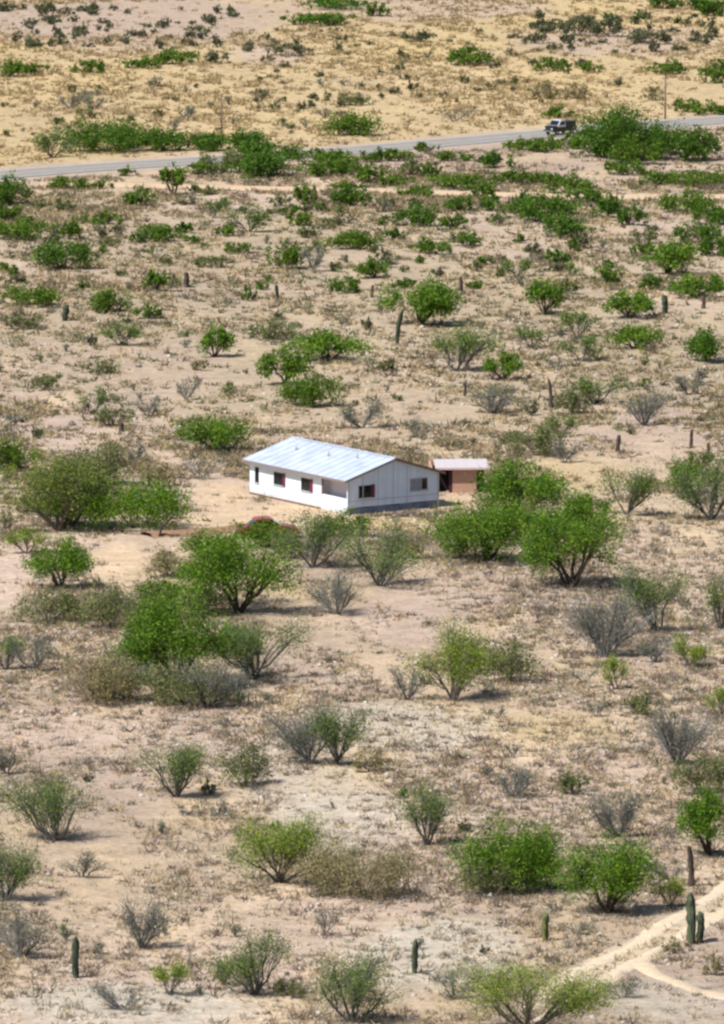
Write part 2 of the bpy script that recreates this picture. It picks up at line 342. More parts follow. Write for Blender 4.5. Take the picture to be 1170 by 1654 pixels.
boxes('gable_wall', [(a0, a1, 0, TW, z0, z1) for a0, a1, z0, z1 in wall_cells(LX, EAVE, gw, SK)], M['gable'], house)
prism('gable_top', [(0, EAVE), (LX, EAVE), (LX / 2, EAVE + RISE)], 1, 0, TW, M['gable'], house)
prism('gable_top', [(0, EAVE), (LX, EAVE), (LX / 2, EAVE + RISE)], 1, LY - TW, LY, M['gable'], house)
boxes('end_wall', [(0, LX, LY - TW, LY, 0, EAVE)], M['gable'], house)
boxes('back_wall', [(LX - TW, LX, TW, LY - TW, 0, EAVE)], M['gable'], house)
for k in range(7):                               # skirting panels under the gable wall, a little apart and uneven
    w = LX / 7; e = .012 + .02 * (k % 3)
    boxes('skirting_panel', [(k * w + .02, (k + 1) * w - .02, .03 + .012 * (k % 2), .09, -.05, SK - .03 - .05 * (k % 2))], M['skirt'], house)
boxes('skirting_board', [(-.06, -.003, POR + .1, LY - .02, -.02, .13)], M['board'], house)
for x in (1.33, 2.66, 3.99, 5.2): boxes('batten', [(x - .03, x + .03, -.025, -.002, SK, EAVE + (RISE * (1 - abs(x - LX / 2) / (LX / 2))) - .12)], M['battens'], house)
boxes('band_board', [(.02, LX - .02, -.03, -.003, .93, 1.0)], M['battens'], house)
boxes('corner_board', [(-.02, .12, -.03, -.003, 0.05, EAVE - .03)], M['battens'], house); boxes('corner_board', [(LX - .12, LX + .02, -.03, -.003, 0.05, EAVE - .03)], M['battens'], house)
def window(axis, a0, a1, z0, z1, kind):
    f = M['paleframe'] if kind == 'blind' else M['darkframe']
    def bb(p0, p1, q0, q1, d0, d1): return (d0, d1, p0, p1, q0, q1) if axis == 0 else (p0, p1, d0, d1, q0, q1)
    t = .06
    w = boxes('window', [bb(a0, a0 + t, z0, z1, -.015, .09), bb(a1 - t, a1, z0, z1, -.015, .09), bb(a0 + t, a1 - t, z0, z0 + t, -.015, .09), bb(a0 + t, a1 - t, z1 - t, z1, -.015, .09)], f, house)
    boxes('sill', [bb(a0 - .05, a1 + .05, z0 - .06, z0 - .002, -.07, -.002)], M['paleframe'] if kind == 'blind' else M['battens'], w)
    n = 3 if kind == 'blind' else 2 if a1 - a0 > .7 else 1
    wd = (a1 - a0 - 2 * t) / n
    for k in range(n):
        boxes('pane', [bb(a0 + t + k * wd + .015, a0 + t + (k + 1) * wd - .015, z0 + t, z1 - t, .03, .04)], M['blind'] if kind == 'blind' and k != 2 else M['glass'], w)
    for k in range(1, n): boxes('mullion', [bb(a0 + t + k * wd - .015, a0 + t + k * wd + .015, z0 + t, z1 - t, .0, .05)], f, w)
    if kind == 'shutter':
        sg = a0 - .30 if axis == 0 else a1 + .003
        boxes('shutter', [bb(sg, sg + .297, z0 - .03, z1 + .03, -.05, -.004)], M['maroon'], w)
for o in fw[:2]: window(0, *o, 'shutter')
window(0, *fw[2], 'plain'); window(1, *gw[0], 'shutter'); window(1, *gw[1], 'blind')
boxes('floor', [(TW, LX - TW, TW, LY - TW, .3, .4)], M['dark'], house)
# roof: two slopes of standing seam sheets, each sheet a part
OV, GO, RT = .42, .3, .07
sl = RISE / (LX / 2); ze = EAVE - OV * sl + .03
def slope(side):
    n = 14; y0, y1 = -GO, LY + GO; w = (y1 - y0) / n
    for k in range(n):
        a, b = y0 + k * w + .004, y0 + (k + 1) * w - .004
        x0 = -OV if side == 0 else LX + OV
        pr = [(x0, ze), (LX / 2, EAVE + RISE + .03), (LX / 2, EAVE + RISE + .03 + RT), (x0, ze + RT)]
        if k == 0:
            slope.me = None
        o = prism('roof_panel', pr, 1, a, b, M['roof'], house)
        xs = x0; d = 1 if side == 0 else -1
        prism('roof_seam', [(xs + d * .01, ze + RT + .002), (LX / 2 - d * .06, EAVE + RISE + .03 + RT - .06 * sl + .002), (LX / 2 - d * .06, EAVE + RISE + .03 + RT - .06 * sl + .028), (xs + d * .01, ze + RT + .028)], 1, b - .025, b + .025 + .006, M['roof'], o)
slope(0); slope(1)
prism('ridge_cap', [(LX / 2 - .16, EAVE + RISE + .10), (LX / 2, EAVE + RISE + .155), (LX / 2 + .16, EAVE + RISE + .10), (LX / 2, EAVE + RISE + .125)], 1, -GO - .01, LY + GO + .01, M['roof'], house)
boxes('fascia', [(-OV - .03, -OV - .003, -GO, LY + GO, ze - .10, ze + RT - .005)], M['trim'], house)
for y in (-GO - .034, LY + GO + .006):
    prism('rake_board', [(-OV, ze - .10), (LX / 2 - .003, EAVE + RISE - .07), (LX / 2 - .003, EAVE + RISE + .08), (-OV, ze + RT - .01)], 1, y, y + .028, M['trim'], house)
    prism('rake_board', [(LX + OV, ze - .12), (LX / 2 + .003, EAVE + RISE - .09), (LX / 2 + .003, EAVE + RISE + .12), (LX + OV, ze + RT + .01)], 1, y, y + .028, M['rake'], house)
def cyl(name, c, r, z0, z1, mat, parent, n=12, r1=None):
    g = Geo(); c = np.array(c, float); r1 = r if r1 is None else r1
    prof = [(0.001, z0), (r, z0), (r1, z1), (0.001, z1)]; a = np.arange(n) * 2 * np.pi / n
    V = np.stack([np.stack([c[0] + rr * np.cos(a), c[1] + rr * np.sin(a), np.full(n, z)], 1) for rr, z in prof]); i = np.arange(n); j = (i + 1) % n
    F = np.concatenate([np.stack([i + k * n, j + k * n, j + (k + 1) * n, i + (k + 1) * n], 1) for k in range(3)])
    g.add(V.reshape(-1, 3), F, np.ones(3) * .4); return link(name, g.mesh(name, mat), parent)
for (x, y) in ((2.3, 10.6), (2.4, 6.3), (2.9, 3.2)): cyl('vent_pipe', (x, y), .07, EAVE + x * sl - .1, EAVE + x * sl + .55, M['paleframe'], house)
# ------------------------------------------------------------------ the shed behind the house
sp = at(715, 796)
shed = tag(empty('shed', sp, R_(2)), 'small peach coloured shed with flat white roof and dark doorway behind white house', 'shed')
boxes('front_wall', [(.75, 2.55, 0, .16, 0, 1.86)], M['shedwall'], shed)
boxes('back_wall', [(-.9, 3.0, 3.6, 3.76, 0, 2.0)], M['shedwall'], shed)
boxes('side_wall', [(-.9, -.74, 0, 3.598, 0, 1.9)], M['shedwall'], shed); boxes('side_wall', [(2.39, 2.55, .162, 3.598, 0, 1.9)], M['shedwall'], shed)
boxes('door', [(.48, .745, .05, .10, 0, 1.80)], M['maroond'], shed)
boxes('interior', [(-.73, 2.38, 1.2, 1.25, 0, 1.9)], M['dark'], shed)
boxes('post', [(3.0, 3.12, .05, .17, 0, 1.87)], M['darkframe'], shed)
boxes('side_screen', [(2.56, 2.99, .3, .34, 0, 1.86)], M['dark'], shed)
for k in range(5): prism('roof_sheet', [(-.35, 1.90), (3.7, 2.00), (3.7, 2.04), (-.35, 1.94)], 0, -.55 + k * .80 + .004, -.55 + (k + 1) * .80 - .004, M['shedroof'], shed)
boxes('fascia', [(-.55, 3.45, -.40, -.353, 1.78, 1.93)], M['fascia'], shed)

# ------------------------------------------------------------------ vehicles
def wheel(parent, x, y, r):
    n = 16; a = np.arange(n) * 2 * np.pi / n
    def lat(name, prof, mat, p):
        g = Geo(); V = np.stack([np.stack([rr * np.cos(a), np.full(n, w), rr * np.sin(a)], 1) for rr, w in prof]); i = np.arange(n); j = (i + 1) % n
        F = np.concatenate([np.stack([i + k * n, j + k * n, j + (k + 1) * n, i + (k + 1) * n], 1) for k in range(len(prof) - 1)])
        g.add(V.reshape(-1, 3), F, np.ones(3) * .4); return link(name, g.mesh(name, mat), p)
    s = 1 if y > 0 else -1
    t = lat('wheel', [(r * .55, -.1 * s), (r * .93, -.1 * s), (r, -.06 * s), (r, .06 * s), (r * .93, .1 * s), (r * .55, .1 * s)], M['tyre'], parent)
    t.location = (x, y, r); lat('rim', [(.001, .08 * s), (r * .3, .085 * s), (r * .56, .06 * s)], M['rim'], t); return t
cp = at(434, 868)
car = tag(empty('red_car', cp, R_(8)), 'red car with rounded roof standing in the bare yard behind a green bush', 'car')
prism('body', [(-2.1, .30), (-2.15, .62), (-1.95, .86), (-1.35, .92), (1.0, .92), (2.0, .78), (2.15, .55), (2.1, .28)], 1, -.85, .85, M['red'], car, .05)
prism('cabin', [(-1.5, .94), (-1.0, 1.33), (.25, 1.33), (.95, .94)], 1, -.72, .72, M['glass'], car, .03)
prism('roof', [(-1.12, 1.335), (-.85, 1.44), (-.3, 1.49), (.1, 1.46), (.36, 1.335)], 1, -.74, .74, M['red'], car, .02)
for y in (-.735, .72): boxes('pillar', [(-.42, -.32, y, y + .015, .94, 1.33)], M['red'], car)
for x in (-1.3, 1.3):
    for y in (-.78, .78): wheel(car, x, y, .31)
for y in (-.6, .45): boxes('headlight', [(2.02, 2.13, y, y + .2, .56, .70)], M['lamp'], car)
for y in (-.65, .5): boxes('tail_light', [(-2.16, -2.08, y, y + .15, .60, .75)], M['tail'], car)
for x in (-2.2, 2.1): boxes('bumper', [(x, x + .1, -.8, .8, .30, .45)], M['bump'], car)
rp = at(905, 219)
rq = resample(ROAD, 3); k = int(np.argmin(np.hypot(rq[:, 0] - rp[0], rq[:, 1] - rp[1]))); rd = rq[k + 1] - rq[k - 1]
tk = tag(empty('pickup_truck', (rp[0], rp[1], .165), math.atan2(-rd[1], -rd[0])), 'dark pickup truck with pale cab on the grey paved road', 'pickup truck'); tk.scale = (.68, .86, .88)
prism('chassis', [(-2.55, .45), (-2.55, .95), (2.35, .95), (2.5, .75), (2.5, .40)], 1, -.9, .9, M['black'], tk, .04)
prism('cab', [(-.35, .955), (-.25, 1.72), (.05, 1.80), (.85, 1.78), (1.35, 1.18), (1.40, .955)], 1, -.84, .84, M['pale'], tk, .04)
prism('hood', [(1.405, .955), (1.405, 1.16), (2.35, 1.06), (2.42, .955)], 1, -.82, .82, M['black'], tk, .03)
for y in (-.853, .842): prism('side_window', [(-.12, 1.22), (-.08, 1.66), (.75, 1.66), (1.05, 1.22)], 1, y, y + .011, M['glass'], tk)
prism('windscreen', [(.93, 1.72), (1.36, 1.21), (1.39, 1.23), (.96, 1.74)], 1, -.72, .72, M['glass'], tk)
prism('bed_cover', [(-2.5, .955), (-2.45, 1.62), (-.45, 1.66), (-.40, .955)], 1, -.83, .83, M['black'], tk, .04)
for x in (-1.6, 1.6):
    for y in (-.82, .82): wheel(tk, x, y, .39)
for y in (-.8, .55): boxes('headlight', [(2.47, 2.53, y, y + .25, .72, .88)], M['lamp'], tk)
boxes('bumper', [(2.5, 2.62, -.88, .88, .42, .58)], M['rim'], tk)

# ------------------------------------------------------------------ plants
KIND = {   # leaf colours (two), tip colour, share of tips, stem colour, fill, how
    'M': dict(name='green_tree', cat='tree', c=((.055, .145, .010), (.150, .265, .020)), tip=(.22, .34, .025), tp=.12, st=(.05, .038, .03), fill=1.15, how='tree'),
    'D': dict(name='dark_green_bush', cat='bush', c=((.045, .120, .010), (.100, .200, .016)), tip=(.14, .22, .03), tp=.10, st=(.05, .04, .035), fill=1.25, how='mound'),
    'K': dict(name='green_bush', cat='bush', c=((.062, .140, .010), (.130, .220, .018)), tip=(.16, .22, .04), tp=.12, st=(.06, .05, .04), fill=1.25, how='mound'),
    'B': dict(name='bright_green_bush', cat='bush', c=((.055, .150, .007), (.145, .265, .013)), tip=(.21, .30, .03), tp=.12, st=(.05, .038, .03), fill=1.2, how='mound'),
    'A': dict(name='olive_tree', cat='tree', c=((.105, .140, .035), (.175, .215, .055)), tip=(.20, .28, .03), tp=.25, st=(.09, .07, .06), fill=.8, how='tree'),
    'S': dict(name='scrub_bush', cat='bush', c=((.080, .095, .050), (.140, .145, .080)), tip=(.12, .16, .05), tp=.15, st=(.08, .07, .06), fill=.9, how='mound'),
    'O': dict(name='olive_bush', cat='bush', c=((.120, .140, .055), (.185, .200, .085)), tip=(.20, .26, .06), tp=.2, st=(.13, .11, .09), fill=.85, how='mound'),
    'T': dict(name='dry_bush', cat='bush', c=((.24, .20, .105), (.32, .27, .15)), tip=(.24, .28, .08), tp=.18, st=(.16, .13, .10), fill=.7, how='mound'),
    'V': dict(name='tufted_shrub', cat='shrub', c=((.085, .150, .035), (.160, .230, .060)), tip=(.19, .29, .03), tp=.28, st=(.12, .12, .11), fill=.8, how='vase'),
    'Y': dict(name='bright_tufted_shrub', cat='shrub', c=((.115, .205, .018), (.19, .28, .025)), tip=(.30, .37, .04), tp=.35, st=(.15, .13, .11), fill=1.1, how='vase'),
    'G': dict(name='bare_shrub', cat='shrub', c=((.13, .145, .105), (.19, .20, .145)), tip=(.17, .23, .06), tp=.15, st=(.175, .175, .165), fill=.34, how='vase'),
}
def tone(k, rg, n, clump):
    c0, c1 = (np.array(v) for v in k['c']); t = np.clip(clump * 1.3 - .15 + rg.normal(0, .2, n), -.3, 1.35)[:, None]
    c = c0 + (c1 - c0) * t; tp = rg.random(n) < k['tp']; c[tp] = np.array(k['tip']); return c * rg.uniform(.82, 1.18, (n, 1))
def lobe_set(rg, R, h, lo, n):
    """overlapping uneven leaf masses: (x, y, z, horizontal radius, vertical radius)"""
    L = []
    for i in range(n):
        if i == 0: az, rr = rg.uniform(-.5, .5), R * rg.uniform(.50, .66)
        elif i == 1: az, rr = math.pi + rg.uniform(-.5, .5), R * rg.uniform(.50, .66)
        elif i == 2: az, rr = rg.uniform(0, 6.28), R * rg.uniform(.05, .35)
        else: az, rr = rg.uniform(0, 6.28), R * math.sqrt(rg.uniform(.05, 1)) * .66
        rl = R * (rg.uniform(.24, .46) if i > 2 else rg.uniform(.34, .46))
        zt = h * (1 - .42 * (rr / R) ** 2) * (1 if i == 2 else rg.uniform(.70, 1.0))
        zb = h * lo * (1 if lo < .1 else rg.uniform(.6, 1.7))
        rz = max((zt - zb) / 2, .14 * h)
        if rz > rl * 1.15 and lo > .1: rz = rl * 1.15
        L.append((rr * math.cos(az), rr * math.sin(az) * .9, zt - rz, rl, rz))
    return L
def limb(g, rg, p, q, r0, r1, col, n=5, seg=4, bow=.35):
    """a bent, tapering limb from p to q that leaves p steeply"""
    t = np.linspace(0, 1, seg + 1)[:, None]; d = q - p; pts = p + d * t
    pts[:, 2:] += bow * np.sin(t * np.pi) * abs(d[2]) * .5; pts[1:-1] += rg.normal(0, .035 * np.linalg.norm(d), (seg - 1, 3))
    rr = r0 + (r1 - r0) * t[:, 0]; tubes(g, pts[:-1], pts[1:], rr[:-1], rr[1:], n, col); return pts
def plant(kind, wpx, hpx, s, seed):
    """foliage and stem geometry of one plant, wpx x hpx photo pixels at s pixels per metre"""
    k = KIND[kind]; rg = np.random.default_rng(seed); how = KIND[kind]['how']; f = dict(tree=(1.22, 1.05), mound=(1.2, 1.03), vase=(1.22, 1.0))[how]; R = wpx / s / 2 * f[0]; h = hpx / s * 1.01 * f[1]; fo, wo = Geo(), Geo()
    sr = s * .619; LS = (2.35 if s > 20 else 2.6) / sr; nl = int(max(60, wpx * hpx * .383 * k['fill'] * 1.3)); stc = np.array(k['st'])
    how = k['how']
    if how in ('tree', 'mound'):
        lo = .13 if how == 'tree' else .02
        nlob = int(np.clip(5 + wpx / 14, 5, 17)); LB = lobe_set(rg, R, h, lo, nlob)
        vol = np.array([l[3] * l[4] for l in LB]); cnt = np.maximum(10, (nl * vol / vol.sum())).astype(int)
        for (x, y, z, rl, rz), c in zip(LB, cnt):
            nc = int(np.clip(c / 16, 4, 30)); d = unit(rg.normal(size=(nc, 3)))
            cc = np.array([x, y, z]) + d * rg.uniform(.35, .95, (nc, 1)) * np.array([rl, rl, rz]); ct_ = rg.random(nc)
            i = rg.integers(0, nc, c); p = cc[i] + rg.normal(size=(c, 3)) * np.array([.18 * rl, .18 * rl, .17 * rz])
            p[:, 2] = np.abs(p[:, 2]) + .02
            leaves(fo, p, LS * rg.uniform(.5, 1.6, c), LS * rg.uniform(.35, .85, c), tone(k, rg, c, ct_[i]), rg)
        r0 = (.026 if how == 'tree' else .012) * min(R, h) + .02; nst = 2 + int(rg.integers(0, 3))
        base = [np.array([rg.normal(0, .006 * R), rg.normal(0, .006 * R), -.1]) for _ in range(nst)]
        big = sorted(LB, key=lambda l: -l[3] * l[4])[:6 if how == 'tree' else 4]
        for i, (x, y, z, rl, rz) in enumerate(big):
            e = np.array([x, y, z]); b = base[i % nst]
            pts = limb(wo, rg, b, e, r0 * 1.2, r0 * .35, stc * rg.uniform(.8, 1.3), bow=rg.uniform(-.1, .3))
            for j in range(4 if how == 'tree' else 2):
                dd = unit(rg.normal(size=3) + np.array([0, 0, .3])); limb(wo, rg, pts[2 + j % 2], e + dd * np.array([rl, rl, rz]) * .85, r0 * .4, r0 * .12, stc * rg.uniform(.8, 1.5), 3, 2)
        q = int(12 + wpx * hpx / (130 if kind in 'OT' else 420)); a = rg.uniform(0, 6.28, q); rr = R * np.sqrt(rg.random(q)) * .85
        p0 = np.stack([.35 * rr * np.cos(a), .35 * rr * np.sin(a), h * rg.uniform(.0, .35, q)], 1); p1 = np.stack([rr * np.cos(a), rr * np.sin(a), h * (1 - .4 * (rr / R) ** 2) * rg.uniform(.35, .95, q)], 1)
        tubes(wo, p0, p1, .33 / s, .12 / s, 3, stc * rg.uniform(.7, 1.9, (q, 1)))
    else:
        nb = int(np.clip(2 + wpx / 26, 3, 7)); tips = []; lean = rg.normal(0, .10, 2) * R
        for i in range(nb):
            az = (i * math.pi if i < 2 else rg.uniform(0, 6.28)) + rg.uniform(-.5, .5); rr = R * (rg.uniform(.62, .80) if i < 2 else math.sqrt(rg.random()) * .7)
            lr = R * rg.uniform(.30, .46); top = 1.0 if i == nb - 1 else rg.uniform(.62, 1.0)
            e = np.array([rr * math.cos(az) + lean[0], rr * math.sin(az) + lean[1], h * (1 - .25 * (rr / R) ** 2) * top * .86])
            b = np.array([rg.normal(0, .006 * R), rg.normal(0, .006 * R), -.08]); r0 = .011 * (R + h) + .3 / s; c = stc * rg.uniform(.45, 1.1)
            pts = limb(wo, rg, b, b + (e - b) * .72, r0, r0 * .55, c, 5, 4, rg.uniform(-.25, .2))
            for j in range(int(rg.integers(4, 8))):
                q = e + unit(rg.normal(size=3) + np.array([0, 0, .35])) * np.array([lr, lr, .20 * h]) * rg.uniform(.6, 1.0); q[2] = min(q[2], h * top)
                p2 = limb(wo, rg, pts[int(rg.integers(1, 5))], q, r0 * .5, r0 * .16, c * rg.uniform(.8, 1.7), 3, 3, rg.uniform(-.1, .3)); tips += [q, p2[2]]
        tp = np.array(tips); q = int(40 + wpx * hpx / (13 if kind == 'G' else 26)); i = rg.integers(0, len(tp), q); t = rg.uniform(.30, 1.0, (q, 1))
        p0 = tp[i] * t + rg.normal(0, .09 * R, (q, 3)); p0[:, 2] = np.maximum(p0[:, 2], .05); dd = unit(unit(tp[i]) + rg.normal(0, .75, (q, 3)) + np.array([0, 0, .25])); p1 = p0 + dd * (h * rg.uniform(.08, .22, (q, 1)))
        tubes(wo, p0, p1, .36 / s, .15 / s, 3, stc * rg.uniform(.55, 1.7, (q, 1)))
        nt_ = len(tp); i = rg.integers(0, nt_, nl); ctn = rg.random(nt_); bare = rg.random(nt_) < (.12 if kind in 'VY' else .35); i = i[~bare[i]]; nl = len(i)
        p = tp[i] * rg.uniform(.80 if kind in 'VG' else .86, 1.03, (nl, 1)) + rg.normal(size=(nl, 3)) * np.array([.11, .11, .085]) * (R + h) * .6; p[:, 2] = np.clip(p[:, 2], .05, h * 1.04)
        col = tone(k, rg, nl, ctn[i])
        leaves(fo, p, LS * rg.uniform(.65, 1.2, nl), LS * rg.uniform(.35, .6, nl), col, rg)
    return fo, wo
